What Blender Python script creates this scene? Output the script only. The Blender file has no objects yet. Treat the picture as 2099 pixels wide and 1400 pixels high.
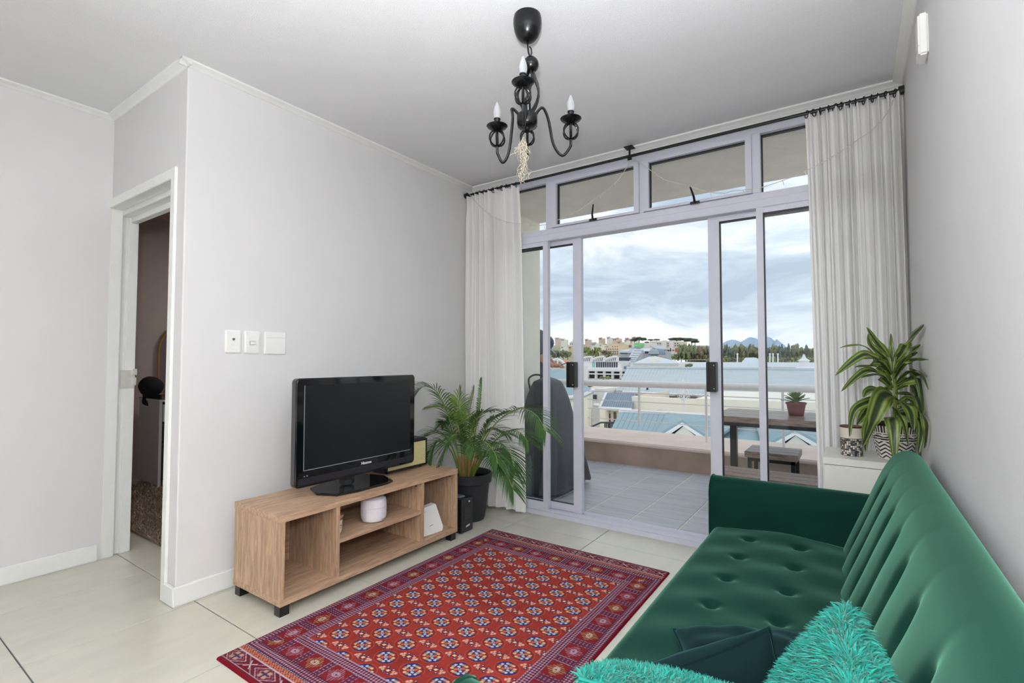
import bpy, bmesh, math, random
import numpy as np
from mathutils import Vector, Matrix
R = math.radians
random.seed(7); rng = np.random.default_rng(7)
scene = bpy.context.scene
C = scene.collection

# ------------------------------------------------------------------ camera, sky, lights, exposure
YAW, PITCH, ROLL, FPX = R(-34.668), R(2.09), R(-0.052), 1016.2
cy_, sy_ = math.cos(YAW), math.sin(YAW)
FW = Vector((sy_*math.cos(PITCH), cy_*math.cos(PITCH), math.sin(PITCH)))
RT = Vector((cy_, -sy_, 0)); DN = FW.cross(RT)
R2 = RT*math.cos(ROLL) + DN*math.sin(ROLL); D2 = FW.cross(R2)
EYE = Vector((0, 0, 1.14))
cd = bpy.data.cameras.new('camera'); cam = bpy.data.objects.new('camera', cd); C.objects.link(cam)
cd.sensor_width = 36; cd.sensor_fit = 'HORIZONTAL'; cd.lens = FPX/2099*36
cd.clip_start = .05; cd.clip_end = 9000
m = Matrix((( R2.x, -D2.x, -FW.x, EYE.x), (R2.y, -D2.y, -FW.y, EYE.y), (R2.z, -D2.z, -FW.z, EYE.z), (0, 0, 0, 1)))
cam.matrix_world = m
scene.camera = cam
def at(px, py, Y):                      # the point of the picture that lies at depth Y (metres beyond the camera, world y)
    d = FW + R2*((px-1049.5)/FPX) + D2*((py-700)/FPX)
    return EYE + d*((Y-EYE.y)/d.y)

w = bpy.data.worlds.new('sky'); scene.world = w; w.use_nodes = True
nt = w.node_tree; N = nt.nodes; L = nt.links; N.clear()
def nn(nt, t, **k):
    n = nt.nodes.new(t)
    for a, b in k.items():
        if a in n.inputs and not hasattr(n, a): n.inputs[a].default_value = b
        else: setattr(n, a, b)
    return n
tc = nn(nt, 'ShaderNodeTexCoord'); sep = nn(nt, 'ShaderNodeSeparateXYZ'); L.new(tc.outputs['Generated'], sep.inputs[0])
mp = nn(nt, 'ShaderNodeMapping'); mp.inputs['Scale'].default_value = (3.0, 3.0, 11); mp.inputs['Rotation'].default_value = (R(4), R(5), 0)
mp.inputs['Location'].default_value = (2.3, .4, 1.15)
L.new(tc.outputs['Generated'], mp.inputs[0])
no = nn(nt, 'ShaderNodeTexNoise'); no.inputs['Scale'].default_value = 1.1; no.inputs['Detail'].default_value = 7; no.inputs['Roughness'].default_value = .56; no.inputs['Distortion'].default_value = .5
L.new(mp.outputs[0], no.inputs['Vector'])
# cloud cover: thin over the horizon, a bluer gap higher, then an even veil
cr = nn(nt, 'ShaderNodeValToRGB'); e = cr.color_ramp
e.elements[0].position = 0.0; e.elements[0].color = (.42,.42,.42,1)
for p, v in ((.030,.34),(.070,.27),(.10,.14),(.13,.03),(.165,.05),(.21,.13),(.28,.19),(.45,.22)):
    q = e.elements.new(p); q.color = (.5+v*.5,)*3+(1,)
e.elements[-1].position = 1; e.elements[-1].color = (.62,.62,.62,1)
e.elements[0].color = (.68,.68,.68,1)
L.new(sep.outputs[2], cr.inputs[0])
ad = nn(nt, 'ShaderNodeMath', operation='ADD'); L.new(no.outputs[0], ad.inputs[0]); L.new(cr.outputs[0], ad.inputs[1])
c2 = nn(nt, 'ShaderNodeValToRGB'); e = c2.color_ramp
e.elements[0].position = .78; e.elements[0].color = (.41,.50,.60,1)
e.elements[1].position = 1.0; e.elements[1].color = (.80,.795,.775,1)
q = e.elements.new(.86); q.color = (.55,.63,.71,1)
q = e.elements.new(.92); q.color = (.70,.76,.81,1)
mr = nn(nt, 'ShaderNodeMath', operation='MULTIPLY'); mr.inputs[1].default_value = .82
L.new(ad.outputs[0], mr.inputs[0]); L.new(mr.outputs[0], c2.inputs[0])
bg = nn(nt, 'ShaderNodeBackground'); bg.inputs[1].default_value = 1.34
L.new(c2.outputs[0], bg.inputs[0]); wo = nn(nt, 'ShaderNodeOutputWorld'); L.new(bg.outputs[0], wo.inputs[0])

def area(name, loc, rot, sx, sy, power, col=(1,1,1)):
    l = bpy.data.lights.new(name, 'AREA'); l.shape = 'RECTANGLE'; l.size = sx; l.size_y = sy; l.energy = power; l.color = col
    o = bpy.data.objects.new(name, l); o.location = loc; o.rotation_euler = rot; C.objects.link(o); return o
# unseen fill panels added behind the camera to lift the room
area('ceiling_fill_light', (-2.85, -1.6, 2.50), (R(10), R(-10), 0), 1.2, 1.8, 12, (1, .99, .98))
area('rear_fill_light', (-.17, -2.75, 1.35), (R(92), 0, R(14)), .72, 2.3, 22, (.98, .99, 1))
area('bedroom_fill_light', (-4.6, 3.2, 2.4), (0, 0, 0), .4, .4, 16, (1, .93, .9))  # unseen fill added to brighten the dark bedroom
# the photographer's flash head, tilted up so that most of its light bounces off the ceiling
sp_l = bpy.data.lights.new('bounced_flash', 'SPOT'); sp_l.energy = 600; sp_l.spot_size = R(135); sp_l.spot_blend = 1; sp_l.shadow_soft_size = .06; sp_l.color = (.96, .98, 1)
sp_o = bpy.data.objects.new('bounced_flash', sp_l); sp_o.location = (-.02, -.06, 1.32); C.objects.link(sp_o)
sp_o.rotation_euler = Vector((-.10, .10, 1)).to_track_quat('-Z', 'Y').to_euler()
fl = bpy.data.lights.new('camera_flash', 'POINT'); fl.energy = 56; fl.shadow_soft_size = .05; fl.color = (1, 1, 1)
fo = bpy.data.objects.new('camera_flash', fl); fo.location = (-.02, -.05, 1.34); C.objects.link(fo)

vs = scene.view_settings; vs.view_transform = 'Standard'; vs.look = 'None'; vs.gamma = 1; vs.use_curve_mapping = False; vs.exposure = 0.0
scene.cycles.max_bounces = 10; scene.cycles.transparent_max_bounces = 24

# ------------------------------------------------------------------ helpers
def lin(c):
    return tuple(((x/255)/12.92 if x/255 <= .04045 else ((x/255+.055)/1.055)**2.4) for x in c)
MATS = {}
def mat(name, rgb, rough=.6, metal=0, var=0, scale=20, bump=0, bscale=None, spec=.5, sheen=0, sheen_col=None, stretch=(1,1,1), rnd=0, trans=0, coat=0, detail=3, coords='Object'):
    if name in MATS: return MATS[name]
    mt = bpy.data.materials.new(name); mt.use_nodes = True; t = mt.node_tree; b = t.nodes['Principled BSDF']
    col = lin(rgb)
    b.inputs['Roughness'].default_value = rough; b.inputs['Metallic'].default_value = metal
    b.inputs['Specular IOR Level'].default_value = spec
    b.inputs['Coat Weight'].default_value = coat
    if sheen:
        b.inputs['Sheen Weight'].default_value = sheen; b.inputs['Sheen Roughness'].default_value = .35
        b.inputs['Sheen Tint'].default_value = (*(lin(sheen_col) if sheen_col else (1,1,1)), 1)
    tcn = nn(t, 'ShaderNodeTexCoord'); mpn = nn(t, 'ShaderNodeMapping'); mpn.inputs['Scale'].default_value = stretch
    t.links.new(tcn.outputs[coords], mpn.inputs[0])
    nz = nn(t, 'ShaderNodeTexNoise'); nz.inputs['Scale'].default_value = scale; nz.inputs['Detail'].default_value = detail
    t.links.new(mpn.outputs[0], nz.inputs['Vector'])
    r = nn(t, 'ShaderNodeMapRange'); r.inputs['From Min'].default_value = .3; r.inputs['From Max'].default_value = .7
    v = max(var, .015)
    r.inputs['To Min'].default_value = 1-v; r.inputs['To Max'].default_value = 1+v
    t.links.new(nz.outputs[0], r.inputs[0])
    mx = nn(t, 'ShaderNodeVectorMath', operation='SCALE'); mx.inputs[0].default_value = col
    src = r.outputs[0]
    if rnd:
        oi = nn(t, 'ShaderNodeObjectInfo'); rr = nn(t, 'ShaderNodeMapRange'); rr.inputs['To Min'].default_value = 1-rnd; rr.inputs['To Max'].default_value = 1+rnd
        t.links.new(oi.outputs['Random'], rr.inputs[0]); mm = nn(t, 'ShaderNodeMath', operation='MULTIPLY')
        t.links.new(src, mm.inputs[0]); t.links.new(rr.outputs[0], mm.inputs[1]); src = mm.outputs[0]
    t.links.new(src, mx.inputs['Scale']); t.links.new(mx.outputs[0], b.inputs['Base Color'])
    if bump:
        n2 = nn(t, 'ShaderNodeTexNoise'); n2.inputs['Scale'].default_value = bscale or scale*4; n2.inputs['Detail'].default_value = 4
        t.links.new(mpn.outputs[0], n2.inputs['Vector'])
        bp = nn(t, 'ShaderNodeBump'); bp.inputs['Strength'].default_value = bump; bp.inputs['Distance'].default_value = .01
        t.links.new(n2.outputs[0], bp.inputs['Height']); t.links.new(bp.outputs[0], b.inputs['Normal'])
    if trans:
        out = t.nodes['Material Output']; tr = nn(t, 'ShaderNodeBsdfTranslucent'); t.links.new(mx.outputs[0], tr.inputs[0])
        ms = nn(t, 'ShaderNodeMixShader'); ms.inputs[0].default_value = trans
        t.links.new(b.outputs[0], ms.inputs[1]); t.links.new(tr.outputs[0], ms.inputs[2]); t.links.new(ms.outputs[0], out.inputs[0])
    MATS[name] = mt; return mt

def wood(name, light, dark, stretch, rough=.5, scale=9):
    mt = bpy.data.materials.new(name); mt.use_nodes = True; t = mt.node_tree; b = t.nodes['Principled BSDF']
    b.inputs['Roughness'].default_value = rough
    tcn = nn(t, 'ShaderNodeTexCoord'); mpn = nn(t, 'ShaderNodeMapping'); mpn.inputs['Scale'].default_value = stretch
    t.links.new(tcn.outputs['Object'], mpn.inputs[0])
    n1 = nn(t, 'ShaderNodeTexNoise'); n1.inputs['Scale'].default_value = scale; n1.inputs['Detail'].default_value = 6; n1.inputs['Roughness'].default_value = .6; n1.inputs['Distortion'].default_value = .35
    n2 = nn(t, 'ShaderNodeTexNoise'); n2.inputs['Scale'].default_value = scale*5; n2.inputs['Detail'].default_value = 3
    t.links.new(mpn.outputs[0], n1.inputs['Vector']); t.links.new(mpn.outputs[0], n2.inputs['Vector'])
    mm = nn(t, 'ShaderNodeMath', operation='MULTIPLY_ADD'); mm.inputs[1].default_value = .35; t.links.new(n2.outputs[0], mm.inputs[0]); t.links.new(n1.outputs[0], mm.inputs[2])
    rp = nn(t, 'ShaderNodeValToRGB'); e = rp.color_ramp
    e.elements[0].position = .48; e.elements[0].color = (*lin(dark), 1); e.elements[1].position = .80; e.elements[1].color = (*lin(light), 1)
    t.links.new(mm.outputs[0], rp.inputs[0]); t.links.new(rp.outputs[0], b.inputs['Base Color'])
    bp = nn(t, 'ShaderNodeBump'); bp.inputs['Strength'].default_value = .08; bp.inputs['Distance'].default_value = .004
    t.links.new(mm.outputs[0], bp.inputs['Height']); t.links.new(bp.outputs[0], b.inputs['Normal'])
    return mt

def vcol(name, rough=.8, sheen=0, trans=0, spec=.3):
    mt = bpy.data.materials.new(name); mt.use_nodes = True; t = mt.node_tree; b = t.nodes['Principled BSDF']
    b.inputs['Roughness'].default_value = rough; b.inputs['Sheen Weight'].default_value = sheen; b.inputs['Specular IOR Level'].default_value = spec
    a = nn(t, 'ShaderNodeVertexColor'); a.layer_name = 'col'; t.links.new(a.outputs[0], b.inputs['Base Color'])
    if trans:
        out = t.nodes['Material Output']; tr = nn(t, 'ShaderNodeBsdfTranslucent'); t.links.new(a.outputs[0], tr.inputs[0])
        ms = nn(t, 'ShaderNodeMixShader'); ms.inputs[0].default_value = trans
        t.links.new(b.outputs[0], ms.inputs[1]); t.links.new(tr.outputs[0], ms.inputs[2]); t.links.new(ms.outputs[0], out.inputs[0])
    return mt

def glass(name, tint=(1,1,1), refl=1.5):
    mt = bpy.data.materials.new(name); mt.use_nodes = True; t = mt.node_tree; t.nodes.remove(t.nodes['Principled BSDF'])
    out = t.nodes['Material Output']; tr = nn(t, 'ShaderNodeBsdfTransparent'); tr.inputs[0].default_value = (*tint, 1)
    gl = nn(t, 'ShaderNodeBsdfGlossy'); gl.inputs['Roughness'].default_value = .01
    fr = nn(t, 'ShaderNodeFresnel'); fr.inputs[0].default_value = refl; ms = nn(t, 'ShaderNodeMixShader')
    gm = nn(t, 'ShaderNodeNewGeometry'); iv = nn(t, 'ShaderNodeMath', operation='SUBTRACT'); iv.inputs[0].default_value = 1; t.links.new(gm.outputs['Backfacing'], iv.inputs[1])
    mu = nn(t, 'ShaderNodeMath', operation='MULTIPLY'); t.links.new(iv.outputs[0], mu.inputs[0]); t.links.new(fr.outputs[0], mu.inputs[1])
    t.links.new(mu.outputs[0], ms.inputs[0]); t.links.new(tr.outputs[0], ms.inputs[1]); t.links.new(gl.outputs[0], ms.inputs[2]); t.links.new(ms.outputs[0], out.inputs[0])
    return mt

class MB:
    def __init__(s): s.v = []; s.f = []
    def add(s, vs, fs):
        o = len(s.v); s.v += [tuple(p) for p in vs]; s.f += [tuple(i+o for i in q) for q in fs]; return s
    def box(s, x0, x1, y0, y1, z0, z1, M=None):
        vs = [Vector((x, y, z)) for z in (z0, z1) for y in (y0, y1) for x in (x0, x1)]
        if M is not None: vs = [M @ p for p in vs]
        return s.add(vs, [(0,2,3,1),(4,5,7,6),(0,1,5,4),(2,6,7,3),(0,4,6,2),(1,3,7,5)])
    def slab(s, pts, off):                     # polygon pts extruded by vector off
        n = len(pts); off = Vector(off); a = [Vector(p) for p in pts]
        return s.add(a+[p+off for p in a], [tuple(range(n))[::-1], tuple(range(n, 2*n))]+[(i, (i+1)%n, n+(i+1)%n, n+i) for i in range(n)])
    def tube(s, pts, r, seg=8, caps=True, closed=False):
        pts = [Vector(p) for p in pts]; n = len(pts)
        rs = r if hasattr(r, '__len__') else [r]*n
        o = len(s.v); prev = None
        for i, p in enumerate(pts):
            if closed: d = pts[(i+1)%n]-pts[i-1]
            else: d = pts[min(i+1, n-1)]-pts[max(i-1, 0)]
            if d.length < 1e-9: d = Vector((0,0,1))
            d.normalize()
            if prev is None:
                a = d.orthogonal().normalized()
            else:
                a = prev - d*prev.dot(d)
                a = a.normalized() if a.length > 1e-6 else d.orthogonal().normalized()
            prev = a; b = d.cross(a)
            for k in range(seg):
                t = 2*math.pi*k/seg; s.v.append(tuple(p+(a*math.cos(t)+b*math.sin(t))*rs[i]))
        for i in range(n if closed else n-1):
            j = (i+1) % n
            for k in range(seg):
                k2 = (k+1) % seg; s.f.append((o+i*seg+k, o+i*seg+k2, o+j*seg+k2, o+j*seg+k))
        if caps and not closed:
            s.f.append(tuple(o+k for k in range(seg))[::-1]); s.f.append(tuple(o+(n-1)*seg+k for k in range(seg)))
        return s
    def lathe(s, prof, c=(0,0,0), seg=24, M=None):
        o = len(s.v); n = len(prof); c = Vector(c)
        for r, z in prof:
            for k in range(seg):
                t = 2*math.pi*k/seg; p = Vector((r*math.cos(t), r*math.sin(t), z))
                if M is not None: p = M @ p
                s.v.append(tuple(p+c))
        for i in range(n-1):
            for k in range(seg):
                k2 = (k+1) % seg; s.f.append((o+i*seg+k, o+i*seg+k2, o+(i+1)*seg+k2, o+(i+1)*seg+k))
        if prof[0][0] > 1e-6: s.f.append(tuple(o+k for k in range(seg))[::-1])
        if prof[-1][0] > 1e-6: s.f.append(tuple(o+(n-1)*seg+k for k in range(seg)))
        return s
    def grid(s, fn, nu, nv, closeu=False):
        o = len(s.v)
        for j in range(nv+1):
            for i in range(nu if closeu else nu+1): s.v.append(tuple(fn(i/nu, j/nv)))
        w = nu if closeu else nu+1
        for j in range(nv):
            for i in range(nu):
                i2 = (i+1) % w if closeu else i+1
                s.f.append((o+j*w+i, o+j*w+i2, o+(j+1)*w+i2, o+(j+1)*w+i))
        return s
    def ball(s, c, r, seg=12, sc=(1,1,1), M=None):
        n = max(5, seg//2)
        o = len(s.v); s.lathe([(max(1e-7, r*math.sin(math.pi*i/n)), -r*math.cos(math.pi*i/n)) for i in range(n+1)], (0,0,0), seg)
        c = Vector(c)
        for i in range(o, len(s.v)):
            p = Vector(s.v[i]); p = Vector((p.x*sc[0], p.y*sc[1], p.z*sc[2]))
            if M is not None: p = M @ p
            s.v[i] = tuple(p+c)
        return s

WO = {}
def obj(name, mb, mt, parent=None, smooth=False, bevel=0, bseg=2, label=None, cat=None, group=None, kind=None, sharp=35, clean=False):
    me = bpy.data.meshes.new(name)
    if parent is not None: org = WO[parent.name]
    else:
        a = np.array(mb.v); org = Vector((float(a[:,0].min()+a[:,0].max())/2, float(a[:,1].min()+a[:,1].max())/2, float(a[:,2].min())))
    me.from_pydata([(p[0]-org.x, p[1]-org.y, p[2]-org.z) for p in mb.v], [], mb.f)
    if bevel or clean:
        bm = bmesh.new(); bm.from_mesh(me)
        if clean: bmesh.ops.remove_doubles(bm, verts=bm.verts, dist=1e-6)
        bmesh.ops.recalc_face_normals(bm, faces=bm.faces)
        if bevel:
            es = [e for e in bm.edges if len(e.link_faces) == 2 and e.calc_face_angle(0) > R(30)]
            bmesh.ops.bevel(bm, geom=es, offset=bevel, segments=bseg, affect='EDGES', clamp_overlap=True)
        bm.to_mesh(me); bm.free()
    if smooth:
        me.polygons.foreach_set('use_smooth', [True]*len(me.polygons))
        me.set_sharp_from_angle(angle=R(sharp))
    if mt: me.materials.append(mt)
    o = bpy.data.objects.new(name, me); C.objects.link(o)
    if parent is not None: o.parent = parent
    else: o.location = org
    WO[o.name] = org.copy()
    if label: o['label'] = label
    if cat: o['category'] = cat
    if group: o['group'] = group
    if kind: o['kind'] = kind
    return o
def thing(name, loc, label, cat, group=None):
    o = bpy.data.objects.new(name, None); C.objects.link(o); o.location = loc; o.empty_display_size = .1
    o['label'] = label; o['category'] = cat
    if group: o['group'] = group
    WO[o.name] = Vector(loc); return o
def B(x0, x1, y0, y1, z0, z1, M=None): return MB().box(x0, x1, y0, y1, z0, z1, M)
def struct(name, mb, mt, parent=None, **k):
    return obj(name, mb, mt, parent, kind=None if parent is not None else 'structure', **k)
def frame_tube(pts, n=8):
    pts = [Vector(p) for p in pts]; out = []
    for i in range(len(pts)-1):
        p0 = pts[max(i-1,0)]; p1 = pts[i]; p2 = pts[i+1]; p3 = pts[min(i+2, len(pts)-1)]
        for k in range(n):
            t = k/n; out.append(.5*((2*p1)+(p2-p0)*t+(2*p0-5*p1+4*p2-p3)*t*t+(-p0+3*p1-3*p2+p3)*t*t*t))
    out.append(pts[-1]); return out
def text(name, s, size, M, mt, parent, depth=.0006, font_scale=1):
    cu = bpy.data.curves.new(name, 'FONT'); cu.body = s; cu.size = size; cu.extrude = depth; cu.align_x = 'CENTER'; cu.align_y = 'CENTER'; cu.resolution_u = 3; cu.offset = size*.012
    t = bpy.data.objects.new(name+'_tmp', cu); C.objects.link(t)
    dg = bpy.context.evaluated_depsgraph_get(); me = bpy.data.meshes.new_from_object(t.evaluated_get(dg))
    bpy.data.objects.remove(t)
    mb = MB(); mb.add([M @ Vector((v.co.x*font_scale, v.co.y, v.co.z)) for v in me.vertices], [tuple(p.vertices) for p in me.polygons])
    return obj(name, mb, mt, parent)
def npmesh(name, V, F, mt, parent=None, cols=None, smooth=False, org=None, **k):
    me = bpy.data.meshes.new(name); V = np.asarray(V, np.float32); F = np.asarray(F, np.int32)
    if parent is not None: org = WO[parent.name]
    elif org is None: org = Vector(((V[:,0].min()+V[:,0].max())/2, (V[:,1].min()+V[:,1].max())/2, V[:,2].min()))
    V = V-np.array(org, np.float32)
    me.vertices.add(len(V)); me.vertices.foreach_set('co', V.ravel())
    n = F.shape[1]; me.loops.add(F.size); me.loops.foreach_set('vertex_index', F.ravel())
    me.polygons.add(len(F)); me.polygons.foreach_set('loop_start', np.arange(0, F.size, n, dtype=np.int32)); me.polygons.foreach_set('loop_total', np.full(len(F), n, np.int32))
    me.update(calc_edges=True)
    if cols is not None:
        a = me.color_attributes.new('col', 'FLOAT_COLOR', 'POINT'); c = np.ones((len(V), 4), np.float32); c[:, :3] = cols; a.data.foreach_set('color', c.ravel())
    if smooth: me.polygons.foreach_set('use_smooth', [True]*len(me.polygons))
    me.validate()
    if mt: me.materials.append(mt)
    o = bpy.data.objects.new(name, me); C.objects.link(o)
    if parent is not None: o.parent = parent
    else: o.location = org
    WO[o.name] = Vector(org)
    for a, b in k.items():
        if b: o[{'cat':'category'}.get(a, a)] = b
    return o

# ------------------------------------------------------------------ materials
M_wall = mat('wall_paint', (217, 216, 216), .75, var=.015, scale=3, bump=.05, bscale=220)
M_ceil = mat('textured_ceiling_paint', (228, 228, 230), .85, var=.015, scale=4, bump=.38, bscale=210, detail=4)
M_trim = mat('gloss_white_trim', (232, 233, 230), .35, var=.01)
M_frame = mat('powder_coated_aluminium', (208, 209, 222), .38, var=.01)
M_rub = mat('black_rubber_seal', (22, 22, 30), .5)
M_glass = glass('window_glass', (.985, .995, 1))
M_tile = mat('floor_porcelain', (200, 198, 184), .28, var=.05, scale=5, stretch=(3.0, 1, 1), rnd=.012, detail=8, bump=.02)
M_grout = mat('floor_grout', (92, 94, 102), .9)
M_btile = mat('balcony_slate_tile', (176, 180, 187), .42, var=.13, scale=5, stretch=(.6, 5, 1), rnd=.04, detail=6, bump=.12, bscale=20)
M_bgrout = mat('pale_balcony_grout', (222, 218, 208), .9, var=.1)
M_black = mat('black_metal', (16, 16, 18), .32)
M_white = mat('white_plastic', (236, 236, 234), .35)
M_soil = mat('soil', (38, 28, 22), .95, var=.3, scale=60, bump=.8)

# ------------------------------------------------------------------ room shell
XL, XR, YW, YB, ZC, YD, XH = -2.60, .227, 3.15, -2.9, 2.562, 1.03, -3.56
fl_ = struct('floor', B(XH-.1, XL-.1, YB, YD, -.12, -.004).box(XL-.1, XR+.1, YB, YW+.05, -.12, -.004), M_grout)
tw = .5955; me_t = None
tile_ids = []
for i in range(-5, 4):
    for j in range(-6, 6):
        x0 = -1.378+tw*i; y0 = 2.30+tw*j
        xa, xb = max(x0, XH-.02), min(x0+tw, XR+.02); ya, yb = max(y0, YB+.02), min(y0+tw, YW+.02)
        if xb-xa < .03 or yb-ya < .03: continue
        if xa < XL and ya > 1.10: xa = XL-.02
        if xb-xa < .03: continue
        g = .0024
        o = obj('tile', B(xa+g, xb-g, ya+g, yb-g, -.01, 0), M_tile, fl_, bevel=.0012, bseg=1)
struct('ceiling', B(XH-.12, XR+.12, YB-.1, YW+.16, ZC, ZC+.12), M_ceil)
struct('wall_left', MB().slab([(XL-.089, YD, -.1), (XL-.006, YD, -.1), (XL-.0018, YD+.0018, -.1), (XL, YD+.006, -.1), (XL, YW+.16, -.1), (XL-.089, YW+.16, -.1)], (0, 0, ZC+.1)), M_wall, clean=True)
struct('wall_hall', B(XH-.12, XH, YB, YD+.0, -.1, ZC), M_wall)
struct('wall_right', B(XR, XR+.12, YB, YW+.16, -.1, ZC), M_wall)
struct('wall_back', B(XH-.12, XR+.12, YB-.12, YB, -.1, ZC), M_wall)
DX0, DX1, DZ = -3.57, -2.69, 2.075
struct('wall_door', MB().slab([(XH-.1, YD, ZC), (DX1, YD, ZC), (DX1, YD, DZ), (XH-.1, YD, DZ)], (0, .12, 0)), M_wall, clean=True)
struct('wall_window', B(XL-.2, XR+.2, YW+.02, YW+.16, 2.505, ZC+.05), M_wall)
# cornice
def cove(name, p0, p1, inward, size=.042):
    p0 = Vector(p0); p1 = Vector(p1); n = Vector(inward); prof = [(0, 0), (0, -.024), (.006, -.024), (.012, -.019), (.024, -.013), (size-.004, -.011), (size, -.009), (size, 0)]
    mb = MB(); o = len(prof)
    for p in (p0, p1):
        for a, b in prof: mb.v.append(tuple(p+n*a+Vector((0, 0, b))))
    for i in range(o):
        j = (i+1) % o; mb.f.append((i, j, o+j, o+i))
    mb.f.append(tuple(range(o))[::-1]); mb.f.append(tuple(range(o, 2*o)))
    return struct(name, mb, M_trim, smooth=True, clean=True)
cove('trim_1', (XL, YD-.042, ZC), (XL, YW+.02, ZC), (1, 0, 0))
cove('trim_2', (XH, YD, ZC), (XL+.042, YD, ZC), (0, -1, 0))
cove('trim_3', (XH, YB, ZC), (XH, YD, ZC), (1, 0, 0))
cove('trim_4', (XR, YB, ZC), (XR, YW, ZC), (-1, 0, 0))
cove('trim_5', (XL, YW+.02, ZC), (XR, YW+.02, ZC), (0, -1, 0))
def skirt(name, x0, x1, y0, y1): struct(name, B(x0, x1, y0, y1, 0, .092), M_trim, bevel=.006, bseg=3)
skirt('baseboard_left', XL-.004, XL+.015, YD-.015, YW)
skirt('baseboard_door', DX1-.034, XL+.012, YD-.0152, YD+.002)
skirt('baseboard_hall', XH-.004, XH+.015, YB, YD-.02)
skirt('baseboard_right', XR-.015, XR+.004, YB, YW)

# door frame (pressed steel, two rebates) and the strike plate
dr = obj('door_1', B(DX0-.02, XH+.002, YD-.004, YD+.055, 0, DZ).box(DX0-.045, DX0-.016, YD+.055, YD+.14, 0, DZ).box(DX0-.04, DX0-.006, YD+.088, YD+.14, 0, DZ-.06), M_trim, kind='structure', bevel=.0025)
obj('door_head', B(DX0-.019, DX1+.002, YD-.011, YD+.054, 2.022, DZ-.001).box(DX0-.018, DX1-.001, YD+.053, YD+.138, 1.992, DZ-.002).box(DX0-.017, DX1-.002, YD+.10, YD+.136, 1.962, DZ-.003), M_trim, dr, bevel=.0025)
obj('door_jamb', B(DX1-.042, DX1+.004, YD-.012, YD+.055, 0, DZ).box(DX1-.03, DX1+.003, YD+.05, YD+.14, 0, DZ), M_trim, dr, bevel=.0025)
M_brass = mat('worn_steel', (206, 206, 198), .4, .3, var=.05, scale=20)
sp_ = at(275, 768, YD+.12)
obj('strike_plate', B(DX0-.008, DX0-.002, YD+.07, YD+.135, .965, 1.075).box(DX0-.01, DX0+.012, YD+.128, YD+.146, 1.045, 1.082).box(DX0-.012, DX0+.004, YD+.128, YD+.146, .985, 1.03), M_brass, dr, bevel=.001)

# bedroom seen through the door
BX, BY1 = -5.55, 4.2
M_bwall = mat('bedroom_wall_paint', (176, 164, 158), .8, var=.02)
struct('floor', B(BX-.1, XL-.1, YD+.0, BY1+.1, -.12, -.004), M_grout)
fb = bpy.data.objects['floor.001']
for i in range(-8, -1):
    for j in range(-3, 4):
        x0 = -1.378+tw*i; y0 = 2.30+tw*j
        xa, xb = max(x0, BX), min(x0+tw, XL-.125); ya, yb = max(y0, 1.109), min(y0+tw, BY1)
        if xb-xa > .03 and yb-ya > .03: obj('tile', B(xa+.0016, xb-.0016, ya+.0016, yb-.0016, -.01, 0), M_tile, fb, bevel=.0012, bseg=1)
struct('wall_bedroom_far', B(BX-.12, BX, YD, BY1, -.1, ZC), M_bwall)
struct('wall_bedroom_end', B(BX-.12, XL-.12, BY1, BY1+.12, -.1, ZC), M_bwall)
struct('wall_bedroom_near', B(BX-.12, DX0-.02, YD+.0, YD+.12, -.1, ZC), M_bwall)
struct('ceiling', B(BX-.12, XL-.12, YD+.12, BY1+.12, ZC-.08, ZC+.08), M_bwall)

# ------------------------------------------------------------------ window wall: glazing in one aluminium frame
FY0, FY1 = 3.16, 3.25
win = obj('window_1', B(XL, XR, FY0, FY1, 2.462, 2.508), M_frame, kind='structure', bevel=.003)
def wp(name, x0, x1, z0, z1, y0=FY0, y1=FY1, mt=M_frame, par=None, bev=.003): return obj(name, B(x0, x1, y0, y1, z0, z1), mt, par or win, bevel=bev)
wp('transom', XL, XR, 2.070, 2.112, FY0+.002)
wp('track_head', XL, XR, 2.022, 2.071, FY0-.006)
wp('mullion', -1.880, -1.822, 2.112, 2.462); wp('mullion', -1.158, -1.128, 2.112, 2.462, FY0+.002); wp('mullion', -.476, -.430, 2.112, 2.462)
wp('jamb', XL, XL+.05, .0, 2.47); wp('jamb', XR-.04, XR, .0, 2.47)
def pane(x0, x1, z0, z1, y, seal=.006):
    p = obj('pane', B(x0-.004, x1+.004, y-.003, y+.003, z0-.004, z1+.004), M_glass, win)
    s = MB(); 
    for a in ((x0, x0+seal, z0, z1), (x1-seal*.5, x1, z0, z1), (x0, x1, z1-seal*1.5, z1), (x0, x1, z0, z0+.002)): s.box(a[0], a[1], y-.012, y+.012, a[2], a[3])
    obj('seal', s, M_rub, win)
pane(XL+.05, -1.880, 2.112, 2.462, 3.21); pane(-.430, XR-.04, 2.112, 2.462, 3.21)
for a, b in ((-1.822, -1.158), (-1.128, -.476)):          # the two top-hung opening lights
    sash = obj('sash', B(a, b, FY0-.012, FY0+.03, 2.114, 2.130).box(a, b, FY0-.012, FY0+.03, 2.436, 2.460).box(a, a+.036, FY0-.012, FY0+.03, 2.130, 2.436).box(b-.034, b, FY0-.012, FY0+.03, 2.130, 2.436), M_frame, win)
    pane(a+.036, b-.034, 2.130, 2.436, 3.185)
for px, py, tx, ty in ((1215, 450, 1216, 419), (1424, 415, 1414, 381)):   # peg stays
    a = at(px, py, FY0-.02); b = at(tx, ty, FY0-.075)
    mb = MB().box(a.x-.028, a.x+.028, FY0-.020, FY0-.008, a.z-.007, a.z+.007)
    mb.tube([a, a+(b-a)*.35+Vector((-.006 if px < 1300 else .004, 0, 0)), b], [.008, .0075, .005], 6)
    obj('peg_stay', mb, M_black, win)
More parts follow.
